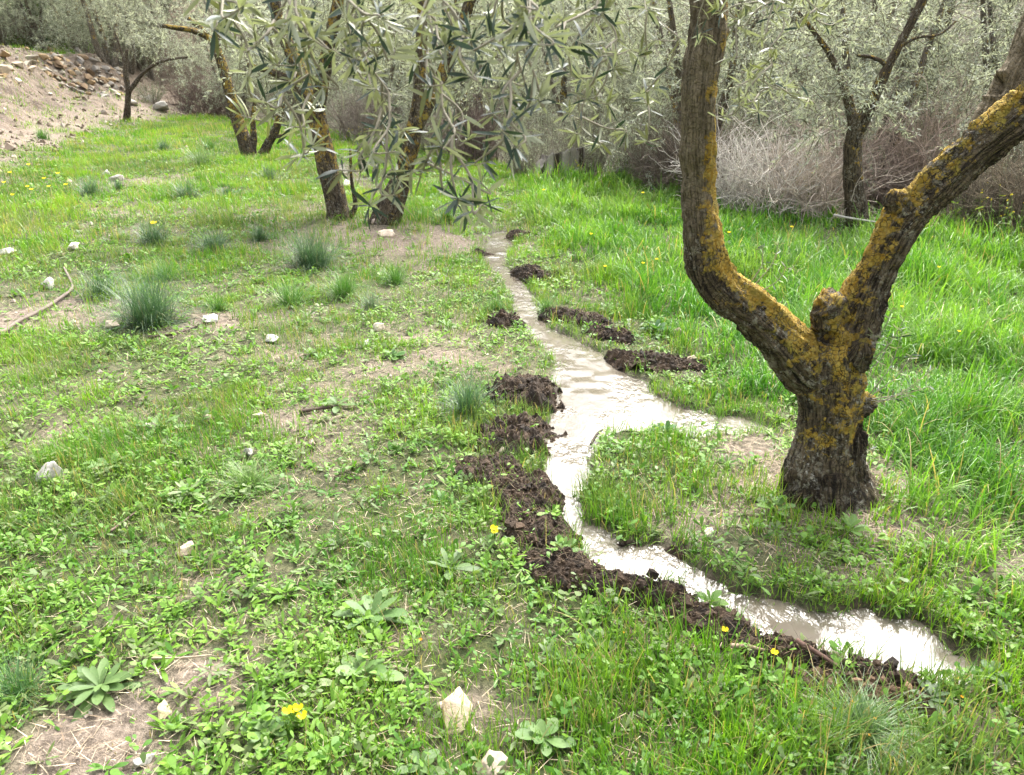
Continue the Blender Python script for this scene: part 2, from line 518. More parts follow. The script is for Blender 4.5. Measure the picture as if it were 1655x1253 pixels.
def bark_mat(name, lichen=0.5, fine=1.0, grey=(0.31, 0.285, 0.225), dark=(0.032, 0.024, 0.016), mid=(0.15, 0.116, 0.074)):
    m, nt, p, out = mat_new(name)
    bk = N(nt, 'ShaderNodeAttribute', attribute_name='bark')
    geo = N(nt, 'ShaderNodeNewGeometry')
    pos = geo.outputs['Position']
    mp = N(nt, 'ShaderNodeMapping'); mp.inputs['Scale'].default_value = (4.2, 4.2, 6.0 * fine)
    nt.links.new(bk.outputs['Vector'], mp.inputs['Vector'])
    ridge = nz(nt, mp.outputs[0], 2.2, 6, 0.65)
    grain = nz(nt, pos, 75 * fine, 5, 0.7)
    vor = N(nt, 'ShaderNodeTexVoronoi', feature='DISTANCE_TO_EDGE', i_Scale=60 * fine)
    dw = N(nt, 'ShaderNodeVectorMath', operation='ADD')
    nn = N(nt, 'ShaderNodeTexNoise', i_Scale=30 * fine, i_Detail=3)
    sc_ = N(nt, 'ShaderNodeVectorMath', operation='SCALE', i_Scale=0.03 / fine)
    nt.links.new(pos, nn.inputs['Vector']); nt.links.new(nn.outputs['Color'], sc_.inputs[0])
    nt.links.new(pos, dw.inputs[0]); nt.links.new(sc_.outputs[0], dw.inputs[1])
    nt.links.new(dw.outputs[0], vor.inputs['Vector'])
    crack = ramp(nt, vor.outputs['Distance'], 0.0, 0.10)
    c = mix(nt, dark, mid, ramp(nt, ridge, 0.40, 0.60))
    smo = N(nt, 'ShaderNodeAttribute', attribute_name='smoothbark').outputs['Fac']
    rough_ = mth(nt, 'SUBTRACT', 1.0, mth(nt, 'MULTIPLY', smo, .8))
    blotch = mth(nt, 'MULTIPLY', ramp(nt, nz(nt, dw.outputs[0], 34 * fine, 6, .72), .50, .60), ramp(nt, nz(nt, pos, 6 * fine, 3), .40, .58))
    c = mix(nt, c, grey, mth(nt, 'MULTIPLY', mth(nt, 'MULTIPLY', blotch, .9), rough_))
    fl = mth(nt, 'MULTIPLY', ramp(nt, nz(nt, dw.outputs[0], 60 * fine, 5, .7), .56, .64), ramp(nt, nz(nt, pos, 9 * fine, 3), .45, .6))
    c = mix(nt, c, (0.40, 0.385, 0.33), mth(nt, 'MULTIPLY', mth(nt, 'MULTIPLY', fl, .9), rough_))
    soot = ramp(nt, nz(nt, mp.outputs[0], 1.3, 5, .6), .52, .64)
    c = mix(nt, c, (0.012, 0.010, 0.008), mth(nt, 'MULTIPLY', mth(nt, 'MULTIPLY', soot, .75), rough_))
    smc = mix(nt, (0.105, 0.085, 0.048), (0.24, 0.195, 0.125), ramp(nt, ridge, 0.36, 0.62))
    smc = mix(nt, smc, (0.32, 0.275, 0.2), mth(nt, 'MULTIPLY', ramp(nt, grain, .5, .68), .6))
    c = mix(nt, c, smc, mth(nt, 'MULTIPLY', smo, 0.9))
    c = mix(nt, mix(nt, c, (0.4, 0.4, 0.4), 1.0, 'MULTIPLY'), c, mth(nt, 'MAXIMUM', crack, mth(nt, 'MAXIMUM', smo, ramp(nt, nz(nt, pos, 10, 2), .4, .5))))
    # blackened foot, yellow lichen
    la = N(nt, 'ShaderNodeAttribute', attribute_name='lichen').outputs['Fac']
    c = mix(nt, c, mix(nt, c, (0.38, 0.34, 0.30), 1.0, 'MULTIPLY'), mth(nt, 'MULTIPLY', mth(nt, 'MULTIPLY', ramp(nt, mth(nt, 'MULTIPLY', la, -1.0), .28, .5), .8), ramp(nt, nz(nt, pos, 12, 4), .35, .6)))
    ln = mth(nt, 'ADD', mth(nt, 'MULTIPLY', nz(nt, dw.outputs[0], 26 * fine, 6, 0.7), .6), mth(nt, 'MULTIPLY', nz(nt, pos, 8 * fine, 4, 0.6), .4))
    lm = ramp(nt, mth(nt, 'ADD', la, mth(nt, 'MULTIPLY', mth(nt, 'SUBTRACT', ln, 0.5), 4.2)), 0.38, 0.64)
    lm = mth(nt, 'MULTIPLY', lm, mth(nt, 'MAXIMUM', ramp(nt, vor.outputs['Distance'], 0.01, 0.06), ramp(nt, nz(nt, pos, 14 * fine, 3), .46, .56)))
    lc = mix(nt, (0.345, 0.21, 0.026), (0.43, 0.315, 0.075), ramp(nt, nz(nt, pos, 55 * fine, 4), 0.35, 0.65))
    lc = mix(nt, lc, (0.30, 0.24, 0.05), ramp(nt, nz(nt, pos, 11, 3), 0.5, 0.68))
    c = mix(nt, c, lc, mth(nt, 'MULTIPLY', lm, 0.93))
    nt.links.new(c, p.inputs['Base Color'])
    p.inputs['Roughness'].default_value = 0.9
    p.inputs['Specular IOR Level'].default_value = 0.2
    hgt = mth(nt, 'ADD', mth(nt, 'MULTIPLY', ridge, 0.8), mth(nt, 'ADD', mth(nt, 'MULTIPLY', crack, 0.35), mth(nt, 'ADD', mth(nt, 'MULTIPLY', grain, 0.4), mth(nt, 'MULTIPLY', lm, 0.15))))
    b = N(nt, 'ShaderNodeBump', i_Strength=0.9, i_Distance=0.022 / fine)
    nt.links.new(hgt, b.inputs['Height']); nt.links.new(b.outputs[0], p.inputs['Normal'])
    return m

M_BARK = bark_mat('lichened_olive_bark')
M_BARK_FAR = bark_mat('olive_bark_far', fine=0.9, grey=(.27, .24, .185), dark=(.035, .027, .019), mid=(.135, .102, .066))
M_BARK_GROVE = bark_mat('olive_bark_grove', fine=0.9, grey=(.36, .335, .28), dark=(.09, .075, .055), mid=(.22, .185, .14))

# ground
def ground_mat():
    m, nt, p, out = mat_new('meadow_earth')
    geo = N(nt, 'ShaderNodeNewGeometry'); pos = geo.outputs['Position']
    bare = N(nt, 'ShaderNodeAttribute', attribute_name='bare').outputs['Fac']
    wet = N(nt, 'ShaderNodeAttribute', attribute_name='wet').outputs['Fac']
    rock = N(nt, 'ShaderNodeAttribute', attribute_name='rock').outputs['Fac']
    scrub = N(nt, 'ShaderNodeAttribute', attribute_name='scrub').outputs['Fac']
    n1, n2, n3 = nz(nt, pos, 3, 5), nz(nt, pos, 35, 6, 0.7), nz(nt, pos, 160, 4, 0.7)
    soil = mix(nt, (0.10, 0.078, 0.058), (0.25, 0.20, 0.155), ramp(nt, n2, 0.36, 0.64))
    soil = mix(nt, soil, (0.36, 0.30, 0.24), mth(nt, 'MULTIPLY', ramp(nt, n3, 0.55, 0.7), 0.7))
    under = mix(nt, (0.028, 0.042, 0.012), (0.075, 0.085, 0.028), ramp(nt, n2, 0.35, 0.65))
    c = mix(nt, under, soil, bare)
    rk = mix(nt, (0.15, 0.105, 0.068), (0.255, 0.20, 0.14), ramp(nt, n1, 0.35, 0.65))
    rk = mix(nt, rk, (0.25, 0.215, 0.18), ramp(nt, n2, 0.45, 0.62))
    rk = mix(nt, rk, (0.15, 0.115, 0.09), mth(nt, 'MULTIPLY', ramp(nt, nz(nt, pos, 1.1, 6, .7), .48, .62), .75))
    rk = mix(nt, rk, (0.10, 0.085, 0.06), mth(nt, 'MULTIPLY', ramp(nt, nz(nt, pos, 7, 5, .75), .53, .66), .7))
    c = mix(nt, c, rk, rock)
    c = mix(nt, c, mix(nt, (0.10, 0.09, 0.06), (0.21, 0.195, 0.14), ramp(nt, n2, 0.3, 0.7)), scrub)
    c = mix(nt, c, mix(nt, (0.028, 0.019, 0.012), (0.075, 0.053, 0.035), ramp(nt, n2, 0.35, 0.65)), wet)
    nt.links.new(c, p.inputs['Base Color'])
    rg = N(nt, 'ShaderNodeMapRange'); rg.inputs['To Min'].default_value = 0.95; rg.inputs['To Max'].default_value = 0.5
    nt.links.new(wet, rg.inputs['Value']); nt.links.new(rg.outputs[0], p.inputs['Roughness'])
    p.inputs['Specular IOR Level'].default_value = 0.25
    b = N(nt, 'ShaderNodeBump', i_Strength=0.8, i_Distance=0.02)
    nt.links.new(mth(nt, 'ADD', n2, mth(nt, 'MULTIPLY', n3, 0.5)), b.inputs['Height'])
    b2 = N(nt, 'ShaderNodeBump', i_Distance=0.22)
    vo = N(nt, 'ShaderNodeTexVoronoi', feature='F1', i_Scale=3.2)
    nt.links.new(pos, vo.inputs['Vector'])
    nt.links.new(rock, b2.inputs['Strength'])
    nt.links.new(mth(nt, 'ADD', nz(nt, pos, 4, 7, .7), mth(nt, 'MULTIPLY', vo.outputs['Distance'], .5)), b2.inputs['Height'])
    nt.links.new(b.outputs[0], b2.inputs['Normal']); nt.links.new(b2.outputs[0], p.inputs['Normal'])
    return m

def water_mat():
    m, nt, p, out = mat_new('muddy_water')
    geo = N(nt, 'ShaderNodeNewGeometry'); pos = geo.outputs['Position']
    n = nz(nt, pos, 4, 4)
    c = mix(nt, (0.092, 0.078, 0.057), (0.135, 0.118, 0.092), ramp(nt, n, 0.35, 0.65))
    nt.links.new(c, p.inputs['Base Color'])
    p.inputs['Roughness'].default_value = 0.045
    p.inputs['IOR'].default_value = 1.6
    p.inputs['Specular IOR Level'].default_value = 0.5
    calm = ramp(nt, nz(nt, pos, 3.6, 4), 0.45, 0.66)
    mp = N(nt, 'ShaderNodeMapping'); mp.inputs['Scale'].default_value = (1.0, .55, 1.0); mp.inputs['Rotation'].default_value = (0, 0, .5)
    nt.links.new(pos, mp.inputs['Vector'])
    w1 = nz(nt, mp.outputs[0], 34, 2, 0.5); w2 = nz(nt, mp.outputs[0], 95, 2, 0.55); w0 = nz(nt, pos, 11, 1, .5)
    b = N(nt, 'ShaderNodeBump', i_Distance=0.014)
    nt.links.new(mth(nt, 'ADD', mth(nt, 'MULTIPLY', calm, 0.95), 0.05), b.inputs['Strength'])
    nt.links.new(mth(nt, 'ADD', mth(nt, 'ADD', w1, mth(nt, 'MULTIPLY', w2, 0.38)), mth(nt, 'MULTIPLY', w0, .7)), b.inputs['Height'])
    nt.links.new(b.outputs[0], p.inputs['Normal'])
    return m

# ------------------------------------------------------------------ where things grow
bare_px = [(690, 560, 1.0, .55), (500, 575, 1.0, .38), (800, 590, 1.0, .35), (470, 690, .9, .35), (560, 640, .8, .4), (30, 520, 1.1, .6), (120, 500, .9, .5), (170, 1185, 1.3, .22), (110, 1220, 1.2, .2), (330, 1095, 1.1, .2), (225, 1235, 1.1, .15), (290, 900, .6, .25), (120, 700, .6, .3),
           (620, 385, 1.0, .8), (730, 395, 1.0, .8), (560, 365, .9, .7), (1335, 815, 1.3, .42), (1250, 760, 1.1, .3), (1400, 780, 1.0, .25), (1120, 850, .9, .22), (1210, 700, .8, .25), (1640, 930, .8, .3), (330, 520, .9, .45), (450, 345, .8, .9), (240, 295, .8, 1.2), (200, 340, .6, 1.0), (660, 1010, .7, .16), (770, 1135, .7, .14), (1600, 1180, .7, .18), (400, 940, .5, .25), (1150, 1010, .7, .18), (250, 660, .5, .4)]
BARE = [(*hit0(a, b), s * .9, r * (.62 if b > 880 else .8)) for a, b, s, r in bare_px]
RIGHT = [hit0(*p) for p in [(846, 330), (905, 400), (1000, 470), (1120, 570), (1180, 640), (1290, 650), (1420, 760), (1520, 900), (1660, 1010), (1900, 1200), (2600, 900), (2300, 300), (1660, 330), (1300, 310), (1000, 285), (880, 280)]]
MEDIUM = [hit0(*p) for p in [(940, 840), (1240, 790), (1420, 800), (1660, 1000), (1800, 1400), (950, 1400), (900, 1050), (1000, 980), (1200, 1020), (1500, 1110), (1600, 1060), (1400, 960), (1200, 940)]]

def bare_of(x, y):
    b = 0.26 * sstep(0.0, 0.75, fbm(x * 1.3, y * 1.3, 0, 101, 4)) + 0.25 * sstep(0.1, 0.6, fbm(x * 5, y * 5, 0, 103, 3))
    b = b * (1 - 0.8 * lush_of(x, y))
    for bx, by, s, r in BARE:
        q = np.hypot(x - bx, (y - by)) / r
        b = b + s * np.exp(-q * q) * (0.75 + 0.5 * fbm(x * 6, y * 6, 0, 107, 3))
    bk = -poly_sdf(x, y, TERR)
    b = b + 0.9 * sstep(-0.7, 1.2, bk + 0.5 * fbm(x * 1.2, y * 1.2, 0, 109, 3)) * (1 - sstep(4.6, 5.6, bk))
    return np.clip(b, 0, 1)

def lush_of(x, y):
    return 1 - sstep(-0.15, 0.25, poly_sdf(x, y, RIGHT))

def medium_of(x, y):
    return 1 - sstep(-0.1, 0.2, poly_sdf(x, y, MEDIUM))

trunk_spots = [hit0(1335, 800), hit0(548, 352), hit0(628, 362)]

HEAPS = [(858, 640, 96, 120, .9, .10, 'highest dark soil heap at the left of the water fork'),
          (842, 705, 120, 110, .7, .085, 'rooty dark soil heap below the highest one'),
          (795, 765, 90, 100, .2, .07, 'dark soil heap farthest from the water on its left'),
          (855, 800, 100, 110, 2.2, .07, 'dark soil heap beside the narrow middle reach'),
          (868, 860, 110, 100, 2.0, .055, 'low crumbly soil heap left of the water bend'),
          (915, 920, 130, 80, 2.6, .06, 'brown soil heap with weeds below the water bend'),
          (1045, 955, 140, 60, 2.7, .06, 'soil heap hugging the bend above the wide pool'),
          (1150, 1010, 150, 66, 2.75, .045, 'small soil heap half covered by grass beside the pool'),
          (1270, 1060, 130, 55, 2.85, .06, 'dark soil heap with a brown stick in front of the pool'),
          (1400, 1092, 150, 50, 2.8, .05, 'long low soil heap along the near end of the water'),
          (1400, 1122, 190, 55, 2.85, .04, 'dry light brown soil heap in front of the near water', .9),
          (818, 520, 44, 60, 1.2, .08, 'small dark soil heap on the left of the narrow stream'),
          (785, 408, 34, 24, .5, .06, 'tiny far soil heap at the left of the stream start'),
          (832, 382, 34, 40, -.6, .06, 'tiny far soil heap at the right of the stream start'),
          (853, 445, 80, 50, -1.0, .08, 'dark far soil heap on the right stream bank'),
          (925, 515, 120, 56, -.7, .07, 'crumbly soil heap on the right bank, second from far'),
          (985, 545, 60, 40, -.7, .07, 'soil heap on the right bank between weeds'),
          (1055, 590, 130, 50, -.45, .07, 'long rooty soil heap on the right bank above the puddle'),
          (1035, 882, 90, 30, 2.9, .03, 'wet dark clods sticking out of the water bend'),
          (935, 676, 50, 22, 2.9, .025, 'wet dark clod lying across the water fork'),
          (1000, 590, 34, 18, 2.8, .02, 'small wet clod islet in the upper water')]
_HP = [(*hit(a[0], a[1]), a[2], a[3], a[4]) for a in HEAPS]
def heap_of(x, y):
    r = np.zeros(np.shape(x))
    for hx, hy, L, W, rot in _HP:
        m = mpp(np.array([hx, hy, 0])) * .66
        ca, sa = math.cos(rot), math.sin(rot)
        u = ((x - hx) * ca + (y - hy) * sa) / (L * m)
        v = (-(x - hx) * sa + (y - hy) * ca) / (W * m)
        r = np.maximum(r, 1 - sstep(.75, 1.1, np.hypot(u, v)))
    return r

# ------------------------------------------------------------------ ground and water
def build_ground():
    nx, ny = 520, 640
    u = np.linspace(-1, 1, nx)
    X = 0.4 + 2.6 * np.sinh(u * 5.3) / 1.0
    v = np.linspace(0, 1, ny)
    Y = 0.3 + 1.55 * (np.exp(v * 5.4) - 1)
    Y = np.concatenate([[-60, -20, -8, -3, -1.2, -0.4, 0], Y])
    gx, gy = np.meshgrid(X, Y)
    x, y = gx.ravel(), gy.ravel()
    far = (np.hypot(x, y) > 60)
    z = np.where(far, base_h(x, y), height(x, y))
    n_x, n_y = len(X), len(Y)
    i = (np.arange(n_y - 1)[:, None] * n_x + np.arange(n_x - 1)[None, :]).ravel()
    F = np.stack([i, i + 1, i + n_x + 1, i + n_x], -1)
    sd = stream_sd(x, y)
    bk = -poly_sdf(x, y, TERR)
    wet = np.maximum(1 - sstep(-0.02, 0.06, sd + 0.05 * fbm(x * 9, y * 9, 0, 120, 3)), .8 * heap_of(x, y))
    rock = sstep(0.3, 2.2, bk + 0.5 * fbm(x * 1.5, y * 1.5, 0, 121, 3)) * (1 - sstep(4.3, 5.2, bk))
    scrub = sstep(-0.2, 1.2, beyond(x, y) + 0.5 * fbm(x, y, 0, 122, 2)) * (1 - sstep(-2, 1.5, bk))
    o = mesh_obj('ground', np.stack([x, y, z], -1), F, ground_mat(), attrs={'bare': bare_of(x, y), 'wet': wet, 'rock': rock, 'scrub': scrub})
    return tag(o, 'grassy olive grove floor with bare earthy patches', 'ground', kind='structure')

def build_water(name, poly, label, step):
    P = np.array(poly)
    X = np.arange(P[:, 0].min() - .2, P[:, 0].max() + .2, step)
    Y = np.arange(P[:, 1].min() - .2, P[:, 1].max() + .2, step)
    gx, gy = np.meshgrid(X, Y)
    x, y = gx.ravel(), gy.ravel()
    sd = poly_sdf(x, y, poly)
    amp = 0.004 * sstep(-0.25, 0.35, fbm(x * 2.2, y * 2.2, 0, 133, 2))
    z = rise(x, y) - 0.026 + amp * fbm(x * 14, y * 10, 0, 131, 3)
    nx = len(X)
    i = (np.arange(len(Y) - 1)[:, None] * nx + np.arange(nx - 1)[None, :])
    i = i.ravel()
    F = np.stack([i, i + 1, i + nx + 1, i + nx], -1)
    keep = (sd[F] < 0.14).all(1)
    F = F[keep]
    idx = np.unique(F)
    mp = np.zeros(len(x), int); mp[idx] = np.arange(len(idx))
    o = mesh_obj(name, np.stack([x, y, z], -1)[idx], mp[F], water_mat())
    return tag(o, label, 'water', kind='structure')

build_ground()
build_water('water', STREAM, 'pale muddy water running in a shallow dug channel', 0.02)
build_water('water', FARW, 'far pale glint of water behind the two middle olive trunks', 0.04)

# ------------------------------------------------------------------ stuff: grass, herbs, straw
def scatter(dens, r0, r1, azf, dr=0.25):
    out = []
    r = r0
    while r < r1:
        d = dr * max(1, r / 4)
        am = azf(r)
        area = am * ((r + d) ** 2 - r ** 2)
        n = rng.poisson(area * dens(r + d / 2))
        rr = np.sqrt(rng.uniform(r * r, (r + d) ** 2, n))
        a = rng.uniform(-am, am, n)
        out.append(np.stack([rr * np.sin(a), rr * np.cos(a)], -1))
        r += d
    return np.concatenate(out)

AZ = lambda r: R(66) if r < 3 else (R(52) if r < 6 else R(44))

def keep_ground(p, thr_bare=None, water=0.02):
    sd = stream_sd(p[:, 0], p[:, 1])
    b = beyond(p[:, 0], p[:, 1])
    bk = -poly_sdf(p[:, 0], p[:, 1], TERR)
    k = (sd > water) & ((b < 0.4) | (bk > 4.0))
    k &= rng.uniform(0, 1, len(p)) > heap_of(p[:, 0], p[:, 1]) * .82
    for tx, ty in trunk_spots[:1]:
        k &= np.hypot(p[:, 0] - tx, p[:, 1] - ty) > 0.2
    return p[k]

def colmix(a, b, t):
    return np.asarray(a)[None, :] * (1 - t[:, None]) + np.asarray(b)[None, :] * t[:, None]

def build_grass():
    g = Geo()
    # clumps of blades; LOD thins and widens with distance
    cl = keep_ground(scatter(lambda r: 1250 * min(1, (3.0 / r) ** 1.1), 0.7, 46, AZ), water=0.0)
    x, y = cl[:, 0], cl[:, 1]
    lush, med, bare = lush_of(x, y), medium_of(x, y), bare_of(x, y)
    pn = fbm(x * 1.7, y * 1.7, 0, 201, 3)
    r = np.hypot(x, y)
    farm = sstep(5, 10, r) * (1 - lush)
    cn = fbm(x * 2.6, y * 2.6, 0, 203, 3)
    grassy = np.clip(0.62 + 0.7 * cn, 0.24, 1) * (1 - lush) + lush * np.clip(.55 + .5 * cn, .2, .85)
    grassy = np.maximum(grassy, np.maximum(med * np.clip(.5 + .7 * cn, .15, .8), farm * np.clip(.75 + .5 * cn, .3, .95)))
    keep = rng.uniform(0, 1, len(x)) < grassy * (1 - 0.88 * bare)
    x, y, r, lush, med, farm, pn, cn = [a[keep] for a in (x, y, r, lush, med, farm, pn, cn)]
    nb = rng.integers(6, 12, len(x))
    idx = np.repeat(np.arange(len(x)), nb)
    n = len(idx)
    spread = 0.028 * np.maximum(1, (r / 5) ** 0.7)
    bx = x[idx] + rng.normal(0, 1, n) * spread[idx]
    by = y[idx] + rng.normal(0, 1, n) * spread[idx]
    sd = stream_sd(bx, by)
    ok = sd > -0.004
    idx, bx, by = idx[ok], bx[ok], by[ok]
    n = len(idx)
    H = np.stack([bx, by, height(bx, by) - 0.005], -1)
    L = 0.056 + 0.115 * lush[idx] + 0.025 * med[idx] + 0.03 * farm[idx]
    clh = rng.uniform(0.5, 1.5, len(x)) * np.clip(1 + 0.9 * fbm(x * 2.6, y * 2.6, 0, 207, 3), .35, 1.7)
    L = L * clh[idx] * rng.uniform(0.55, 1.25, n)
    wd = (0.0028 + 0.0030 * lush[idx] + 0.001 * med[idx]) * rng.uniform(0.7, 1.4, n) * np.maximum(1, (r[idx] / 4.0) ** 0.75)
    az = rng.uniform(0, 2 * math.pi, n)
    flow = 2.0 * fbm(bx * 1.2, by * 1.2, 0, 211, 2) + 3.6
    use = rng.uniform(0, 1, n) < 0.22
    az = np.where(use, flow + rng.normal(0, 0.5, n), az)
    lean = np.abs(rng.normal(0.28, 0.25, n))
    bend = np.abs(rng.normal(0.75, 0.55, n)) * (0.7 + 1.0 * lush[idx])
    t = np.clip(0.5 + 0.55 * pn[idx] + rng.normal(0, 0.22, n) + np.repeat(rng.normal(0, .25, len(x)), nb)[ok], 0, 1)
    ca = colmix((0.062, 0.178, 0.012), (0.172, 0.315, 0.026), t)
    cb = colmix((0.048, 0.158, 0.018), (0.155, 0.298, 0.045), t)
    col = ca * (1 - lush[idx][:, None]) + cb * lush[idx][:, None]
    grn = sstep(.12, .5, fbm(x * .9, y * .9, 0, 213, 3))[idx] * (1 - .6 * lush[idx]) * .7
    col = col * (1 - grn[:, None]) + colmix((.06, .12, .035), (.15, .21, .075), t) * grn[:, None]
    dull = sstep(.1, .45, fbm(x * 1.4, y * 1.4, 0, 217, 3))[idx] * (1 - lush[idx]) * .22
    col = col * (1 - dull[:, None]) + colmix((.13, .15, .05), (.24, .23, .09), t) * dull[:, None]
    dry = rng.uniform(0, 1, n) < (0.09 * (1 - lush[idx]) + 0.04)
    col[dry] = np.array((0.30, 0.25, 0.12)) * rng.uniform(0.7, 1.2, (dry.sum(), 1))
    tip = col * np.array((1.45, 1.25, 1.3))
    near = r[idx] < 5.5
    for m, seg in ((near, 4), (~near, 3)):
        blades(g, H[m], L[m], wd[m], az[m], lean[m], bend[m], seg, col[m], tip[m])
    # longer grass hanging over the edges of the channel
    q = scatter(lambda r: 2600 * min(1, (3.0 / r) ** .8), 1.0, 9.5, lambda r: R(40))
    sd = stream_sd(q[:, 0], q[:, 1])
    q = q[(sd > -.015) & (sd < .075) & (rng.uniform(0, 1, len(q)) < .30 + .5 * (fbm(q[:, 0] * 5, q[:, 1] * 5, 0, 221, 2) > .05)) & (rng.uniform(0, 1, len(q)) > heap_of(q[:, 0], q[:, 1]) * .9)]
    q = np.repeat(q, 3, 0) + rng.normal(0, .012, (len(q) * 3, 2))
    m_ = len(q)
    print('edge blades', m_)
    blades(g, np.stack([q[:, 0], q[:, 1], height(q[:, 0], q[:, 1]) - .004], -1), rng.uniform(.03, .10, m_), rng.uniform(.0025, .0045, m_), rng.uniform(0, 6.28, m_), np.abs(rng.normal(.5, .35, m_)), np.abs(rng.normal(.9, .5, m_)), 4, colmix((0.065, 0.165, 0.020), (0.20, 0.30, 0.04), rng.uniform(0, 1, m_)))
    print('grass blades', n)
    tag(g.build('grass', M_GRASS), 'bright green meadow grass covering the olive grove floor', 'grass', kind='stuff')

def build_herbs():
    g = Geo()
    pl = keep_ground(scatter(lambda r: 1350 * min(1, (2.6 / r) ** 1.5), 0.7, 16, AZ), water=0.03)
    x, y = pl[:, 0], pl[:, 1]
    lush, bare = lush_of(x, y), bare_of(x, y)
    pn = fbm(x * 2.1, y * 2.1, 0, 231, 3)
    keep = rng.uniform(0, 1, len(x)) < np.clip(0.75 + 0.5 * pn, 0.15, 1) * (1 - 0.8 * lush) * (1 - 0.86 * bare)
    x, y, pn = x[keep], y[keep], pn[keep]
    n0 = len(x)
    kind = rng.uniform(0, 1, n0)
    size = rng.uniform(0.6, 1.5, n0) ** 1.4
    nl = np.where(kind < 0.62, rng.integers(4, 8, n0), np.where(kind < 0.86, rng.integers(6, 12, n0), 5))
    idx = np.repeat(np.arange(n0), nl)
    n = len(idx)
    r = np.hypot(x, y)
    lod = np.maximum(1, (r / 4.0) ** 0.45)
    az = rng.uniform(0, 2 * math.pi, n)
    el = rng.uniform(0.05, 0.95, n)
    hgt = np.where(kind[idx] < 0.62, rng.uniform(0.0, 0.012, n), rng.uniform(0.005, 0.06, n))
    off = np.where(kind[idx] < 0.62, 0.003, 0.022) * rng.uniform(0.2, 1, n) * lod[idx]
    bx, by = x[idx] + np.cos(az) * off, y[idx] + np.sin(az) * off
    base = np.stack([bx, by, height(bx, by) + hgt - 0.002], -1)
    d = np.stack([np.cos(az) * np.cos(el), np.sin(az) * np.cos(el), np.sin(el)], -1)
    up = norm(np.stack([rng.normal(0, .25, n), rng.normal(0, .25, n), np.ones(n)], -1))
    L = np.where(kind[idx] < 0.62, 0.029, 0.017) * size[idx] * rng.uniform(0.7, 1.25, n) * lod[idx]
    W = L * np.where(kind[idx] < 0.62, 0.27, np.where(kind[idx] < 0.86, 0.62, 0.3))
    t = np.clip(0.5 + 0.5 * pn[idx] + rng.normal(0, .2, n) + 0.25 * np.repeat(rng.normal(0, 1, n0), nl), 0, 1)
    col = colmix((0.058, 0.16, 0.013), (0.165, 0.30, 0.036), t)
    blu = np.repeat(rng.uniform(0, 1, n0) < 0.22, nl)
    col[blu] = colmix((0.10, 0.16, 0.05), (0.18, 0.235, 0.085), t)[blu]
    leaves(g, base, d, up, L, W, rng.uniform(-0.05, 0.4, n), col, prof=((0, .15), (.3, .62), (.65, 1.0), (.9, .6), (1, .1)))
    print('herb leaves', n)
    tag(g.build('ground_cover', M_HERB), 'low broad leaved weeds and clover between the grass', 'weeds', kind='stuff')

def build_straw():
    g = Geo()
    p = keep_ground(scatter(lambda r: 2300 * min(1, (2.4 / r) ** 1.5), 0.7, 16, AZ), water=0.04)
    bare = bare_of(p[:, 0], p[:, 1])
    k = rng.uniform(0, 1, len(p)) < 0.28 + 0.7 * bare
    p = p[k]
    a_ = rng.uniform(0, 6.28, 1500); q_ = np.abs(rng.normal(0, .16, 1500)) + .15
    ring = np.stack([trunk_spots[0][0] + np.cos(a_) * q_, trunk_spots[0][1] + np.sin(a_) * q_ * 1.1], -1)
    p = np.concatenate([p, ring[stream_sd(ring[:, 0], ring[:, 1]) > .03]])
    n = len(p)
    base = np.stack([p[:, 0], p[:, 1], height(p[:, 0], p[:, 1]) + rng.uniform(0.001, 0.012, n)], -1)
    lod = np.maximum(1, (np.hypot(p[:, 0], p[:, 1]) / 3.5) ** 0.6)
    az = rng.uniform(0, 2 * math.pi, n)
    t = rng.uniform(0, 1, n)
    col = colmix((0.16, 0.11, 0.07), (0.46, 0.39, 0.27), t)
    blades(g, base, rng.uniform(0.015, 0.075, n) * lod, rng.uniform(0.0012, 0.0032, n) * lod, az, rng.uniform(1.2, 1.62, n), rng.uniform(-0.2, 0.4, n), 2, col)
    tag(g.build('dry_straw', M_STRAW), 'dead grass stalks and straw littering the bare earth', 'straw', kind='stuff')
    # crumbs of stone and earth
    g = Geo()
    p = keep_ground(scatter(lambda r: 420 * min(1, (2.4 / r) ** 1.5), 0.7, 26, AZ), water=0.05)
    bare = bare_of(p[:, 0], p[:, 1])
    p = p[rng.uniform(0, 1, len(p)) < 0.05 + 0.75 * bare ** 1.5]
    n = len(p)
    lod = np.maximum(1, (np.hypot(p[:, 0], p[:, 1]) / 3.5) ** 0.7)
    s = 0.0035 * np.exp(rng.normal(0, 0.6, n)) * lod
    z = height(p[:, 0], p[:, 1])
    oc = np.array([(1, 0, 0), (-1, 0, 0), (0, 1, 0), (0, -1, 0), (0, 0, .8), (0, 0, -.8)], float)
    of = np.array([(0, 2, 4), (2, 1, 4), (1, 3, 4), (3, 0, 4), (2, 0, 5), (1, 2, 5), (3, 1, 5), (0, 3, 5)])
    a = rng.uniform(0, 6.28, n)
    V = oc[None] * s[:, None, None] * rng.uniform(0.6, 1.5, (n, 6, 1))
    V = np.stack([V[..., 0] * np.cos(a)[:, None] - V[..., 1] * np.sin(a)[:, None], V[..., 0] * np.sin(a)[:, None] + V[..., 1] * np.cos(a)[:, None], V[..., 2]], -1)
    V = V + np.stack([p[:, 0], p[:, 1], z + s * 0.25], -1)[:, None, :]
    F = (of[None] + (np.arange(n) * 6)[:, None, None]).reshape(-1, 3)
    col = colmix((0.22, 0.17, 0.12), (0.55, 0.49, 0.41), rng.uniform(0, 1, n))
    g.add(V.reshape(-1, 3), F, np.repeat(col, 6, 0))
    tag(g.build('gravel', M_STONE, smooth=False), 'small pale stone crumbs lying in the bare patches', 'gravel', kind='stuff')

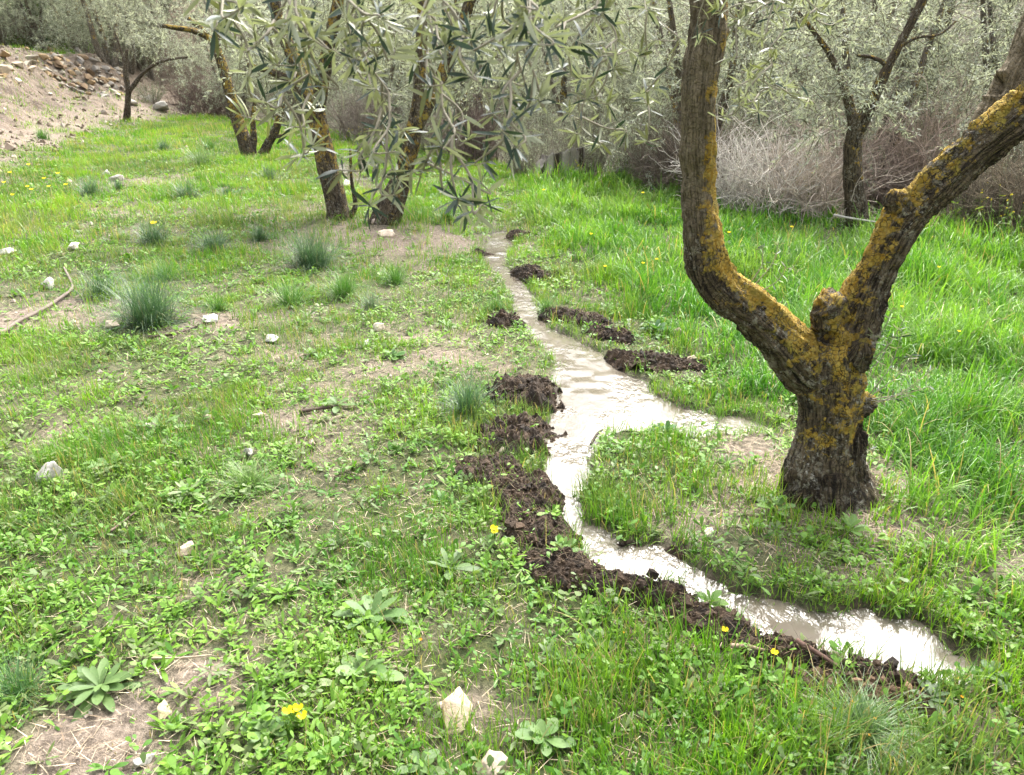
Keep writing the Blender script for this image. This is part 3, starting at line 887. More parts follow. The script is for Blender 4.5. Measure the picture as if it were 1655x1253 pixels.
def build_rubble():
    """loose broken stones and earth lumps covering the bare slope of the bank"""
    g = Geo()
    V0, F0 = hull_rock(77, 0, .6)
    xs = rng.uniform(-26, -4, 26000); ys = rng.uniform(9, 36, 26000)
    bk = -poly_sdf(xs, ys, TERR)
    k = (bk > -.1) & (bk < 5.0) & (rng.uniform(0, 1, 26000) < .35 + .65 * sstep(0, .6, fbm(xs * .8, ys * .8, 0, 811, 3)))
    xs, ys = xs[k], ys[k]
    zs = height(xs, ys)
    for x, y, z in zip(xs, ys, zs):
        s = min(.16, .035 * math.exp(rng.normal(0, .55)))
        rt = np.array(Matrix.Rotation(rng.uniform(0, 6.28), 3, Vector(rng.normal(size=3)).normalized()))
        c = np.array((.15, .11, .075)) * (1 - (t := rng.uniform())) + np.array((.33, .285, .225)) * t
        g.add((V0 * rng.uniform(.6, 1.3, 3)) @ rt.T * s + np.array([x, y, z + s * .1]), F0, c)
    print('rubble', len(xs))
    tag(g.build('rubble', M_STONE, smooth=False), 'loose broken stones and earth lumps over the bare bank', 'rubble', kind='stuff')

build_grass()
build_herbs()
build_straw()

# ------------------------------------------------------------------ the big lichened olive on the right
TY = hit0(1335, 798)[1]
def tp(px, py, dy=0.0):
    return at_y(px, py, TY + dy)
TM = mpp(tp(1335, 650))

def limb_world(pts):
    return np.array([tp(a, b, e[0] if e else 0.0) for a, b, r, *e in pts]), np.array([r * mpp(tp(a, b)) * .88 for a, b, r, *e in pts])

LIMBS = {
    'trunk': [(1337, 850, 104), (1336, 805, 91), (1333, 775, 77), (1331, 744, 66), (1337, 700, 53), (1341, 650, 55), (1342, 610, 60), (1345, 570, 55), (1352, 540, 40)],
    'left': [(1330, 612, 45), (1300, 590, 46), (1262, 546, 40, -.02), (1216, 502, 38, -.05), (1172, 468, 38, -.08), (1146, 436, 36, -.09), (1138, 395, 33, -.09), (1131, 330, 31, -.08), (1127, 265, 29.5, -.08), (1128, 205, 29, -.08), (1134, 120, 32, -.07), (1142, 60, 31, -.06), (1146, 0, 30.5, -.05), (1150, -90, 28, -.02), (1165, -220, 25, .05)],
    'right': [(1350, 600, 48), (1372, 545, 46), (1392, 492, 42), (1416, 437, 36), (1453, 364, 36, -.02), (1503, 310, 36, -.05), (1562, 255, 38, -.08), (1634, 198, 38, -.12), (1720, 130, 36, -.16), (1830, 30, 32, -.2), (1930, -110, 27, -.2)],
    'grey': [(1582, 226, 26, .02), (1612, 168, 28, .07), (1640, 112, 27, .1), (1675, 40, 25, .12), (1720, -70, 22, .14), (1750, -200, 18, .14)],
    'stub': [(1350, 560, 38), (1343, 520, 29, -.03), (1341, 496, 27, -.05), (1350, 478, 23, -.05)],
    'burl': [(1470, 345, 24, -.03), (1452, 318, 21, -.05), (1456, 308, 15, -.05)],
    'knob': [(1385, 655, 26, -.02), (1404, 652, 17, -.03), (1413, 650, 10, -.03)],
    'nub': [(1380, 575, 30, -.06), (1392, 560, 20, -.1), (1394, 548, 12, -.11)],
    'root_a': [(1330, 770, 40, -.03), (1290, 800, 26, -.06), (1255, 822, 14, -.06)],
    'root_b': [(1340, 780, 42, -.08), (1345, 825, 30, -.14), (1352, 860, 14, -.18)],
    'root_c': [(1360, 770, 34, .0), (1392, 800, 24, -.03), (1425, 822, 12, -.05)],
    'root_d': [(1320, 780, 40, .06), (1300, 790, 30, .16), (1290, 800, 14, .25)],
    'rib': [(1383, 700, 20, -.06), (1378, 745, 19, -.08), (1384, 790, 22, -.08)],
}

def big_olive():
    base = np.array([*hit0(1335, 798), 0.0]); base[2] = h1(base[0], base[1])
    root = thing('olive_tree', base, 'large forked olive trunk with orange lichen standing beside the water', 'tree')
    g = Geo()
    segs = []
    for nm, pts in LIMBS.items():
        P, r = limb_world(pts)
        C, rr = smooth_path(P, r, max(8, int(len(P) * 5)))
        tube(g, P, r, 28, max(8, int(len(P) * 5)), (1, 1, 1))
        segs.append((nm, C, rr))
    tmp = g.build('trunk_source', None)
    md = tmp.modifiers.new('remesh', 'REMESH'); md.mode = 'VOXEL'; md.voxel_size = 0.0085
    sm = tmp.modifiers.new('smooth', 'SMOOTH'); sm.factor = 0.5; sm.iterations = 8
    dg = bpy.context.evaluated_depsgraph_get()
    me = bpy.data.meshes.new_from_object(tmp.evaluated_get(dg))
    bpy.data.objects.remove(tmp)
    n = len(me.vertices)
    V = np.zeros(n * 3, np.float32); me.vertices.foreach_get('co', V); V = V.reshape(-1, 3).astype(float)
    Nn = np.zeros(n * 3, np.float32); me.vertex_normals.foreach_get('vector', Nn); Nn = Nn.reshape(-1, 3).astype(float)
    best = np.full(n, 1e9); bark = np.zeros((n, 3)); own = np.zeros(n, int)
    for k, (nm, C, rr) in enumerate(segs):
        T, A, B = frames(C)
        s = np.concatenate([[0], np.cumsum(np.linalg.norm(np.diff(C, axis=0), axis=1))])
        D = np.linalg.norm(V[:, None, :] - C[None], axis=2)
        j = D.argmin(1)
        d = D[np.arange(n), j] / rr[j]
        w = V - C[j]
        al = (w * T[j]).sum(1)
        a = np.stack([(w * A[j]).sum(1), (w * B[j]).sum(1)], -1); a = norm(a)
        upd = d < best
        best[upd] = d[upd]; own[upd] = k
        bark[upd, 0], bark[upd, 1], bark[upd, 2] = a[upd, 0], a[upd, 1], (s[j] + al)[upd] + k * 3.1
    names = [s[0] for s in segs]
    z = V[:, 2] - base[2]
    # real relief: long furrows, lumps, flaky ridges
    fur = fbm(bark[:, 0] * 4.2, bark[:, 1] * 4.2, bark[:, 2] * 4.0, 301, 4, 0.6)
    lump = fbm(V[:, 0] * 11, V[:, 1] * 11, V[:, 2] * 8, 305, 3)
    fine = fbm(V[:, 0] * 55, V[:, 1] * 55, V[:, 2] * 40, 309, 3, 0.6)
    isl = own == names.index('left'); isg = own == names.index('grey')
    smo = np.zeros(n)
    pyv = z
    smo[isl] = 0.8 * sstep(0.9, 1.35, z[isl])
    smo[isg] = 1.0
    amp = 1 - 0.6 * smo
    V = V + Nn * (0.013 * fur * (1 - .25 * smo) + 0.010 * lump + 0.004 * fine * amp)[:, None]
    # knot hole of the grey limb, hollow at the foot
    for (px, py, dy, rad, dep) in ((1628, 135, -0.02, 0.034, 0.05), (1352, 558, -0.16, 0.03, 0.03), (1330, 505, -0.14, 0.025, 0.02)):
        c = tp(px, py, dy)
        q = np.hypot(V[:, 0] - c[0], V[:, 2] - c[2]) / rad
        fr = Nn[:, 1] < 0.2
        V = V - Nn * (fr * dep * np.exp(-q ** 4) - fr * 0.012 * np.exp(-((q - 1.25) / 0.3) ** 2))[:, None]
    me.vertices.foreach_set('co', (V - base).astype(np.float32).ravel())
    # where the lichen sits
    lich = 0.10 + 0.42 * np.clip(Nn[:, 2], -0.6, 1) + 0.30 * Nn[:, 0]
    lich = np.where(isl, 0.42 + 0.5 * Nn[:, 0] + 0.5 * np.clip(Nn[:, 2], -1, 1) - 0.5 * sstep(1.25, 1.75, z) , lich)
    ist = own == names.index('trunk')
    lich = np.where(ist, 0.46 + 0.15 * Nn[:, 0] - 0.10 * np.abs(Nn[:, 1] + 1) - 0.75 * sstep(0.27, 0.08, z) + 0.14 * sstep(0.3, 0.55, z), lich)
    isr = own == names.index('right')
    lich = np.where(isr, 0.14 + 0.62 * np.clip(Nn[:, 2], -0.5, 1) - 0.30 * Nn[:, 0], lich)
    lich = np.where(isg, -0.25, lich)
    for nm_ in ('root_a', 'root_b', 'root_c', 'root_d', 'rib'):
        lich = np.where(own == names.index(nm_), -0.8, lich)
    for nm_ in ('stub', 'burl'):
        lich = np.where(own == names.index(nm_), 0.45 + 0.2 * Nn[:, 2], lich)
    for k, v in (('lichen', lich), ('smoothbark', smo)):
        a = me.attributes.new(k, 'FLOAT', 'POINT'); a.data.foreach_set('value', v.astype(np.float32))
    a = me.attributes.new('bark', 'FLOAT_VECTOR', 'POINT'); a.data.foreach_set('vector', bark.astype(np.float32).ravel())
    me.polygons.foreach_set('use_smooth', np.ones(len(me.polygons), bool))
    me.materials.clear(); me.materials.append(M_BARK)
    me.name = 'trunk'
    o = bpy.data.objects.new('trunk', me); sc.collection.objects.link(o); o.parent = root
    print('big trunk verts', n)
    return root, base

BIG, BIG_BASE = big_olive()

def olive_shoot(gl, gt, P, r0, r1, nleaf, leaf_len, dark, tipn=7, start=0.25, seed=0):
    """a leafy twig: opposite narrow leaves along it and a star of leaves at the tip"""
    C, _ = smooth_path(P, np.ones(len(P)), 14)
    tube(gt, P, np.linspace(r0, r1, len(P)), 5, 14, (0.26, 0.235, 0.18), cap=False)
    T = norm(np.gradient(C, axis=0))
    B, D, U, L, Wd, Cc = [], [], [], [], [], []
    ts = np.concatenate([np.repeat(np.linspace(start, 0.93, nleaf), 2), np.full(tipn, 1.0) - np.linspace(0.06, 0, tipn)])
    ph = 0
    for k, t in enumerate(ts):
        f = t * 13; i = int(min(f, 12)); u = f - i
        p = C[i] * (1 - u) + C[i + 1] * u
        tg = T[min(i + 1, 13)]
        a = norm(np.cross(tg, rng.normal(size=3)))
        if k < 2 * nleaf:
            if k % 2 == 0:
                ax = a
            else:
                a = -ax + rng.normal(size=3) * 0.25
            sp = rng.uniform(0.15, 0.75)
        else:
            sp = rng.uniform(0.1, 0.9)
        d = a + tg * sp + np.array([0, 0, -0.05])
        B.append(p); D.append(d); U.append(np.array([0, 0, 1.0]) * 0.7 + rng.normal(size=3) * 0.55)
        L.append(leaf_len * rng.uniform(0.68, 1.15)); Wd.append(L[-1] * rng.uniform(0.13, 0.18))
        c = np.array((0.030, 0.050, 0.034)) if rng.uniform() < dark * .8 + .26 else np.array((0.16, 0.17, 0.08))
        Cc.append(c * rng.uniform(0.75, 1.3))
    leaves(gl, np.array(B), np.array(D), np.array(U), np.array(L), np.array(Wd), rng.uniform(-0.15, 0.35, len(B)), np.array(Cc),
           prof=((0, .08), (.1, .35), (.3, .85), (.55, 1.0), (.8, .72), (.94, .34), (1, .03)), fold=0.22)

# hanging sprays of the big tree's left limb: tips given where they hang (photo pixel, distance ahead)
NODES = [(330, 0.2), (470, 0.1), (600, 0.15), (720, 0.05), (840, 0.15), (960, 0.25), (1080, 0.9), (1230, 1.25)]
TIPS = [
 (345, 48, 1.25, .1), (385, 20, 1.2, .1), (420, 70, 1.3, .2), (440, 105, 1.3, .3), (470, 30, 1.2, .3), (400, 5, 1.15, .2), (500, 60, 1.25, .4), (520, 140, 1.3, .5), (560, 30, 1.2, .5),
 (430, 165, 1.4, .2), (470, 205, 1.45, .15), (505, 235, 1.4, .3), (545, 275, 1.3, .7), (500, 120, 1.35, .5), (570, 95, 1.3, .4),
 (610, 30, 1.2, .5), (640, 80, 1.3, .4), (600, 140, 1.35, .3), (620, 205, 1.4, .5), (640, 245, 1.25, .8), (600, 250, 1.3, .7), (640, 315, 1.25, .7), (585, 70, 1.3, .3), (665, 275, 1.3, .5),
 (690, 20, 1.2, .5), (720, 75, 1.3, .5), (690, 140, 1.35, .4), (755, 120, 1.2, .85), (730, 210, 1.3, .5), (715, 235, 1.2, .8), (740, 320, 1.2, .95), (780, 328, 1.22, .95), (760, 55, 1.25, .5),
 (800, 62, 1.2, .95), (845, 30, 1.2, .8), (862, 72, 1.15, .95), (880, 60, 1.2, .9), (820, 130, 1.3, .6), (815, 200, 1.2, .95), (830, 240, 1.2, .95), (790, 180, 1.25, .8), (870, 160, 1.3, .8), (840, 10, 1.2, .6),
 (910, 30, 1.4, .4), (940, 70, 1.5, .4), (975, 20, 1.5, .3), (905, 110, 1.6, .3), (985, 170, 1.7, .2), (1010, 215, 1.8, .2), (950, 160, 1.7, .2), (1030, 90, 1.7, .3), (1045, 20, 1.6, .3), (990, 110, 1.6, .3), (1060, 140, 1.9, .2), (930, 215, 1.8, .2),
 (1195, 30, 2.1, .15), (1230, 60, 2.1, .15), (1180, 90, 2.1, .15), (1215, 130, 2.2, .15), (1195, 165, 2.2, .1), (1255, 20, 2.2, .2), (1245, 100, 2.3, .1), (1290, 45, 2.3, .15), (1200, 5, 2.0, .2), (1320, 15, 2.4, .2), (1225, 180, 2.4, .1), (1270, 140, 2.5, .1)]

TIPS = TIPS + [(a + dx, b + dy, c + .12, d) for (a, b, c, d), dx, dy in zip(TIPS, [37, -33, 25, -41, 30, -22] * 20, [-25, 18, -30, 12, 22] * 20)]

def hanging_branches():
    lim_top = tp(1165, -220, .05)
    crown_pt = lim_top + np.array([0.0, -0.1, 0.35])
    per = {k: [] for k in range(len(NODES))}
    for t in TIPS:
        k = min(range(len(NODES)), key=lambda q: abs(NODES[q][0] - t[0]))
        per[k].append(t)
    g = Geo()
    P, r = np.array([lim_top - np.array([0, 0, .1]), lim_top + np.array([-.05, -.05, .2]), crown_pt]), [25 * TM, .05, .035]
    for k, (nx_, dy) in enumerate(NODES):
        tips = per[k]
        if not tips: continue
        Y = np.mean([t[2] for t in tips])
        node = at_y(nx_, -95 - 20 * (k % 3), Y + 0.1)
        gb = Geo()
        m = (crown_pt + node) / 2 + np.array([0, 0, 0.42])
        tube(gb, [lim_top + np.array([0, 0, -.05]), crown_pt, m, node], [.05, .03, .014, .006], 10, 26, (0.2, 0.18, 0.14), bump=0.1, seed=k)
        bo = gb.build('hanging_branch', M_BARK_FAR, BIG, bark=True, off=BIG_BASE)
        gl, gt = Geo(), Geo()
        pts = [node + np.array([rng.normal(0, .03), rng.normal(0, .03), rng.uniform(0, .03)]) for _ in range(3)]
        for (px, py, y_, dark) in sorted(tips, key=lambda t: t[1]):
            tip = at_y(px, py, y_)
            A_ = np.array(pts)
            cost = np.linalg.norm(A_ - tip, axis=1) + 3.0 * np.maximum(0, tip[2] + .03 - A_[:, 2]) + .25 * (np.linalg.norm(A_ - tip, axis=1) < .09)
            s = A_[int(cost.argmin())]
            dn = tip - s
            ln = np.linalg.norm(dn)
            out = np.array([dn[0], dn[1], 0]) * .14 + np.array([rng.normal(0, .06), rng.normal(0, .06), 0]) * ln
            mid = s + dn * .42 + out + np.array([0, 0, -.10 * ln])
            q = tip - dn * .16 + np.array([rng.normal(0, .02), rng.normal(0, .02), -rng.uniform(0, .03)])
            C_, _ = smooth_path([s, mid, q, tip], np.ones(4), 10)
            pts += list(C_[1:7])
            olive_shoot(gl, gt, [s, mid, q, tip], 0.0026, 0.0010, max(4, int(ln / 0.028)), 0.0415, dark, tipn=int(rng.integers(7, 11)), start=0.2)
        gt.build('twig', M_TWIG, bo, off=BIG_BASE)
        gl.build('leaves', M_OLIVE, bo, off=BIG_BASE)

hanging_branches()

def trunk_sprouts():
    def sprout(px, py, dx, dz, dy, n, ll, tn):
        gl, gt = Geo(), Geo()
        a = tp(px, py, dy)
        b = a + np.array([dx, -.04, dz])
        olive_shoot(gl, gt, [a, (a + b) / 2 + np.array([.015, -.01, 0]), b], .0022, .001, n, ll, .2, tipn=tn, start=.15)
        s = gt.build('sprout', M_TWIG, BIG, off=BIG_BASE)
        gl.build('leaves', M_OLIVE, s, off=BIG_BASE)
    for (px, py, dx, dz) in ((1400, 560, .05, .16), (1404, 600, .03, .15), (1408, 640, .10, .18), (1410, 652, .14, .10), (1408, 648, .12, .04), (1388, 600, .01, .16), (1412, 655, .17, .16), (1404, 640, .06, .27), (1400, 590, .09, .2), (1410, 645, .19, .07), (1385, 725, .03, .02)):
        sprout(px, py, dx, dz, -.06, 6, .034, 4)
    for (px, py, dx, dz) in ((1215, 455, .01, .14), (1222, 458, .05, .16), (1232, 470, .06, .10)):
        sprout(px, py, dx, dz, -.05, 5, .03, 3)
trunk_sprouts()

# ------------------------------------------------------------------ crowns and other olive trees
def crown_mesh(g, twigs, nleaf, leaf_len, silver, wide=0.2):
    """twigs: list of (start, direction, length); narrow leaves along each"""
    n = len(twigs)
    S = np.array([t[0] for t in twigs]); D = norm(np.array([t[1] for t in twigs])); L = np.array([t[2] for t in twigs])
    t = rng.uniform(0.05, 1, (n, nleaf))
    sag = -0.18 * L[:, None] * t * t
    p = S[:, None] + D[:, None] * (L[:, None] * t)[..., None]
    p[..., 2] += sag
    p = p + rng.normal(0, .012, p.shape)
    N_ = n * nleaf
    d = D[:, None] * 0.55 + rand_dirs(N_).reshape(n, nleaf, 3) * 0.9
    up = rand_dirs(N_) * 0.7 + np.array([0, 0, .75])
    le = leaf_len * rng.uniform(0.65, 1.25, N_)
    tt = np.clip(rng.normal(0.5, 0.3, N_) + np.repeat(rng.normal(0, .25, n), nleaf), 0, 1)
    col = colmix((0.19, 0.213, 0.158), (0.44, 0.46, 0.375), np.clip(tt * silver * 1.6, 0, 1))
    leaves(g, p.reshape(-1, 3), d.reshape(-1, 3), up, le, le * wide * rng.uniform(.8, 1.2, N_), rng.uniform(-.1, .4, N_), col, prof=((0, .2), (.45, 1.0), (1, .06)))
    # the twigs themselves
    for s, dd, l in zip(S, D, L):
        e = s + dd * l + np.array([0, 0, -.18 * l])
        tube(g, [s, (s + e) / 2 + np.array([0, 0, .05 * l]), e], [.006, .004, .002], 3, 4, (0.16, 0.14, 0.10), cap=False)

def rand_crown_twigs(lobes, per, tl):
    tw = []
    for c, r in lobes:
        for _ in range(per):
            d = norm(rng.normal(size=3) * np.array([1, 1, .8]) + np.array([0, 0, .1]))
            s = np.asarray(c) + d * r * rng.uniform(0.15, 0.95)
            tw.append((s, d + rng.normal(size=3) * 0.6 + np.array([0, 0, .15]), tl * rng.uniform(.6, 1.3)))
    return tw

def lichen_attr(o, amt, lo=-9, hi=99):
    me = o.data
    n = len(me.vertices)
    Nn = np.zeros(n * 3, np.float32); me.vertex_normals.foreach_get('vector', Nn); Nn = Nn.reshape(-1, 3)
    V = np.zeros(n * 3, np.float32); me.vertices.foreach_get('co', V); V = V.reshape(-1, 3)
    v = amt + 0.25 * Nn[:, 2] + 0.12 * Nn[:, 0] - 0.1 * Nn[:, 1]
    v = v - 0.35 * (1 - sstep(0.15, 0.7, V[:, 2]))
    a = me.attributes.new('lichen', 'FLOAT', 'POINT'); a.data.foreach_set('value', v.astype(np.float32))

def traced_olive(base_px, limbs, label, lichen, twigs_fn=None, nleaf=26, leaf_len=.06, silver=.6, rmul=1.0, group=None, crown_dy=0.0):
    b = gp(*base_px)
    m = mpp(b + np.array([0, 0, .5]))
    root = thing('olive_tree', b, label, 'tree', group)
    g = Geo()
    for k, pts in enumerate(limbs):
        P = np.array([at_y(a, c, b[1] + (e[0] if e else 0)) for a, c, r, *e in pts])
        rr = np.array([r * m * rmul * .84 for a, c, r, *e in pts])
        tube(g, P, rr, 18, 5 * len(pts), (.2, .18, .14), bump=.16, seed=k * 7 + int(base_px[0]), s0=k * 2.0, flute=.10)
    o = g.build('trunk', M_BARK_FAR, root, bark=True, off=b)
    lichen_attr(o, lichen)
    if twigs_fn:
        gl = Geo()
        crown_mesh(gl, twigs_fn(b, m), nleaf, leaf_len, silver)
        gl.build('crown', M_OLIVE_FAR, root, off=b)
    return root

def lobes_px(lst, per, tl):
    def f(b, m):
        lb = [(at_y(px, py, b[1] + dy), r * m) for px, py, r, dy in lst]
        return rand_crown_twigs(lb, per, tl)
    return f

traced_olive((548, 354), [[(549, 362, 27), (545, 340, 21), (536, 300, 20), (527, 260, 19), (516, 215, 18), (508, 178, 17), (492, 130, 14, .1), (470, 85, 12, .15), (452, 40, 10, .2), (440, -40, 8, .2), (420, -140, 5, .2)],
                          [(510, 190, 14), (522, 135, 13, -.1), (530, 80, 11, -.15), (545, 10, 9, -.2), (560, -100, 6, -.2)],
                          [(500, 160, 9), (470, 130, 8), (445, 118, 6), (400, 105, 4)],
                          [(556, 356, 10), (572, 340, 5), (568, 290, 3), (566, 240, 2)]],
             'olive with slim lichened trunk leaning left, left one of the middle pair', .30,
             lobes_px([(450, -20, 110, .3), (540, -60, 110, 0), (400, 60, 70, .4), (500, 40, 80, .5), (440, 130, 45, .5), (590, 20, 60, .6), (560, 60, 60, 1.2), (480, 40, 60, 1.0)], 40, .42))
traced_olive((626, 360), [[(618, 372, 30), (626, 350, 27), (637, 318, 22), (650, 280, 18), (662, 235, 16), (670, 195, 14), (676, 150, 11), (680, 90, 10), (682, 20, 9), (684, -80, 7), (690, -180, 5)],
                          [(664, 225, 12), (688, 178, 12, .1), (708, 135, 12, .15), (728, 90, 12, .2), (746, 45, 11, .25), (765, -20, 9, .3), (790, -130, 6, .3)],
                          [(630, 340, 12), (600, 362, 9), (590, 370, 4)]],
             'dark leaning olive trunk with swollen base, right one of the middle pair', .26,
             lobes_px([(680, -60, 110, 0), (780, -50, 110, .3), (640, 20, 70, .6), (740, 60, 70, .7), (820, 40, 80, .5), (700, 130, 40, .7), (860, -20, 80, .2), (620, 60, 55, 1.2), (790, 90, 60, 1.2)], 40, .42))
traced_olive((402, 250), [[(404, 256, 17), (397, 232, 13), (386, 200, 11), (374, 155, 10), (362, 115, 9), (352, 85, 8), (345, 65, 8)],
                          [(347, 72, 6), (332, 58, 6), (312, 50, 5, -.2), (290, 46, 4, -.3), (262, 42, 3, -.4)],
                          [(335, 56, 5), (318, 40, 5), (304, 30, 4)],
                          [(350, 80, 6), (360, 20, 5), (372, -60, 4)],
                          [(424, 252, 10), (434, 232, 8), (445, 210, 7), (452, 190, 6), (458, 165, 4)],
                          [(408, 252, 8), (410, 225, 6), (409, 195, 5), (412, 160, 3)],
                          [(440, 222, 4), (460, 218, 3), (470, 215, 2)]],
             'leaning olive trunk with yellow lichen and two short side stems, left of middle', .30,
             lobes_px([(300, -10, 90, .6), (380, -20, 100, .6), (430, 60, 70, 1.2), (280, 60, 50, 1.5), (350, -80, 90, 0)], 34, .5), nleaf=24)
traced_olive((205, 195), [[(204, 198, 7), (206, 170, 5.5), (207, 145, 5), (204, 125, 5), (203, 105, 4), (205, 80, 3)],
                          [(208, 150, 4), (216, 138, 4), (232, 118, 3), (255, 102, 2.6), (282, 95, 2), (310, 92, 1.4)],
                          [(203, 110, 3), (195, 80, 2), (185, 50, 1.5)]],
             'thin young olive with one arching side branch in front of the rocky bank', -.2,
             lobes_px([(215, 55, 42, .3), (250, 50, 40, .5), (190, 30, 40, .6), (280, 75, 22, .2)], 26, .4), nleaf=22, silver=.7)
traced_olive((1382, 366), [[(1384, 374, 24), (1383, 350, 20), (1381, 310, 18), (1378, 270, 17), (1378, 235, 16), (1384, 205, 15), (1392, 185, 13)],
                           [(1386, 210, 13), (1404, 172, 12), (1422, 135, 10), (1442, 95, 8), (1465, 52, 7), (1492, 0, 7), (1530, -80, 5)],
                           [(1382, 220, 11), (1374, 175, 9, .1), (1362, 135, 7, .15), (1345, 95, 6, .2), (1318, 55, 4, .2), (1290, 20, 3, .2)],
                           [(1436, 110, 4), (1425, 100, 4), (1405, 92, 3), (1385, 90, 2)],
                           [(1452, 78, 3), (1480, 62, 2.5), (1520, 55, 2), (1545, 35, 1.5)]],
             'dark straight olive trunk with slanting upper limb at the right thicket edge', .12,
             lobes_px([(1340, 60, 70, .1), (1290, 110, 55, .3), (1400, 30, 80, .4), (1330, 160, 50, -.1), (1380, 150, 45, -.2), (1480, 30, 70, .5), (1300, 30, 70, .4), (1310, 210, 35, .0), (1420, 170, 35, .3)], 24, .38), silver=.75)
traced_olive((124, 67), [[(124, 72, 8), (125, 50, 6.5), (128, 28, 7), (122, 5, 5), (120, -40, 4)], [(127, 28, 5), (133, 10, 5), (138, -20, 4)], [(110, 70, 6), (103, 48, 5.5), (94, 30, 5), (82, 5, 4.5), (66, -30, 4)]],
             'twin stemmed orange barked olive standing on the terrace above the bank', .42,
             lobes_px([(120, -20, 70, .3), (60, -10, 60, .6), (175, 0, 60, .6), (100, 20, 40, 1.4)], 34, .5), nleaf=22)

# generic grove trees: four built, the rest copied
def grove_proto(seed, h):
    global rng
    rng = np.random.default_rng(seed)
    root = thing('olive_tree', (0, 0, 0), 'silvery olive tree', 'tree')
    g = Geo()
    stems = []
    for k in range(3):
        a = rng.uniform(0, 6.28)
        P = [np.array([0.1 * math.cos(a), 0.1 * math.sin(a), -.15])]
        for i in range(1, 6):
            P.append(P[-1] + np.array([math.cos(a + rng.normal(0, .5)) * .16, math.sin(a + rng.normal(0, .5)) * .16, h / 6.0]))
        tube(g, P, np.linspace(.09, .022, 6), 9, 18, (.2, .18, .14), bump=.15, seed=seed + k)
        stems.append(P)
    o = g.build('trunk', M_BARK_GROVE, root, bark=True); lichen_attr(o, .15)
    lobes = []
    for P in stems:
        for i in (2, 3, 4, 5):
            for _ in range(3):
                d = norm(rng.normal(size=3) * np.array([1, 1, .55]))
                lobes.append((P[i] + d * rng.uniform(.3, 1.0) + np.array([0, 0, .1]), rng.uniform(.32, .6)))
    for _ in range(15):
        a = rng.uniform(0, 6.28)
        lobes.append((np.array([math.cos(a) * 1.25, math.sin(a) * 1.25, rng.uniform(.35, 1.6)]), rng.uniform(.35, .55)))
    gl = Geo()
    crown_mesh(gl, rand_crown_twigs(lobes, 13, .42), 32, .056, rng.uniform(.55, .8), .22)
    gl.build('crown', M_OLIVE_FAR, root)
    return root

protos = [grove_proto(500 + k, 3.0 + .4 * k) for k in range(4)]
placed = set()
def grove(x, y, k, s, label, group, rz=None):
    loc = (x, y, h1(x, y))
    rz = random.uniform(0, 6.28) if rz is None else rz
    if k not in placed:
        placed.add(k)
        o = protos[k]; o.location = loc; o.rotation_euler = (0, 0, rz); o.scale = (s,) * 3
        o['label'] = label; o['group'] = group
        return o
    return copy_tree(protos[k], loc, rz, s, label, group)

random.seed(21)
cnt = 0
for row, (off, step, s0) in enumerate(((2.6, 2.3, 1.0), (5.0, 2.5, 1.15), (8.2, 3.0, 1.3), (12.5, 3.8, 1.6))):
    az = R(-27)
    while az < R(52):
        r0 = float(np.interp(az, E_AZ, E_R)) + off + random.uniform(-.6, .6)
        x, y = r0 * math.sin(az), r0 * math.cos(az)
        px = CX + FPX * x / (y * math.cos(PITCH) + 0.5)
        side = 'right' if az > R(10) else ('middle' if az > R(-10) else 'left')
        rown = ('front edge', 'second rank', 'deep part', 'far slope')[row]
        if not (float(poly_sdf(np.array([x]), np.array([y]), TERR)[0]) < 0.3 and r0 < 34):
            grove(x, y, cnt % 4, s0 * random.uniform(.85, 1.15), f'silver green olive tree in the {rown} of the thicket, {side} background', f'olives in the {rown} of the thicket, {side} background')
            cnt += 1
        az += step / r0
for i, (px, py) in enumerate([(-60, 66), (10, 60), (60, 58), (170, 64), (200, 66), (235, 70), (30, 50), (150, 52)]):
    x, y = at_y(px, py, 29 + 1.5 * (i % 3) + (4 if i > 5 else 0))[:2]
    grove(x, y, i % 4, random.uniform(.95, 1.25), 'grey green olive tree on the terrace above the earthy bank', 'olives on the terrace above the bank')
print('grove trees', cnt)
rng = np.random.default_rng(99)

# ------------------------------------------------------------------ shrubs and dry brush
def bush_geo(n, h, spread, r, col):
    """a tangle of forking, wandering dead twigs"""
    g = Geo()
    def grow(p, d, L, r_, depth):
        k = 5 if depth else 7
        P = [p]
        for i in range(k):
            d = norm(d + rng.normal(0, .2, 3) + np.array([0, 0, -.02]))
            P.append(P[-1] + d * L / k)
        c = np.asarray(col) * rng.uniform(.6, 1.4)
        C = tube(g, P, np.linspace(r_, r_ * .45, len(P)), 3, k * 2, c, cap=False)
        if depth < 2:
            for _ in range(4 if depth == 0 else 2):
                i = int(rng.integers(k // 2, k * 2 - 1))
                grow(C[i], norm(d + rng.normal(0, .6, 3) + np.array([0, 0, .25])), L * rng.uniform(.35, .65), r_ * .6, depth + 1)
    for _ in range(n):
        a = rng.uniform(0, 6.28); rad = spread * math.sqrt(rng.uniform(0, 1)) * .45
        grow(np.array([math.cos(a) * rad, math.sin(a) * rad, -.03]), norm(np.array([rng.normal(0, .32), rng.normal(0, .32), 1])), h * rng.uniform(.45, .9), r, 0)
    return g

M_BRUSH = plain_mat('dead_brush', .9, .15, 12, .35)
def brush(px, py, w_px, h_px, col, label, group, n=190):
    b = gp(px, py)
    m = mpp(b)
    g = bush_geo(max(26, n // 2), h_px * m * 1.25, w_px * m, (.0085 if b[1] < 14 else .012) * (1.0 if n > 200 else .85), np.asarray(col) * 1.2)
    o = g.build('dry_bush', M_BRUSH)
    o.location = b
    tag(o, label, 'bush', group)

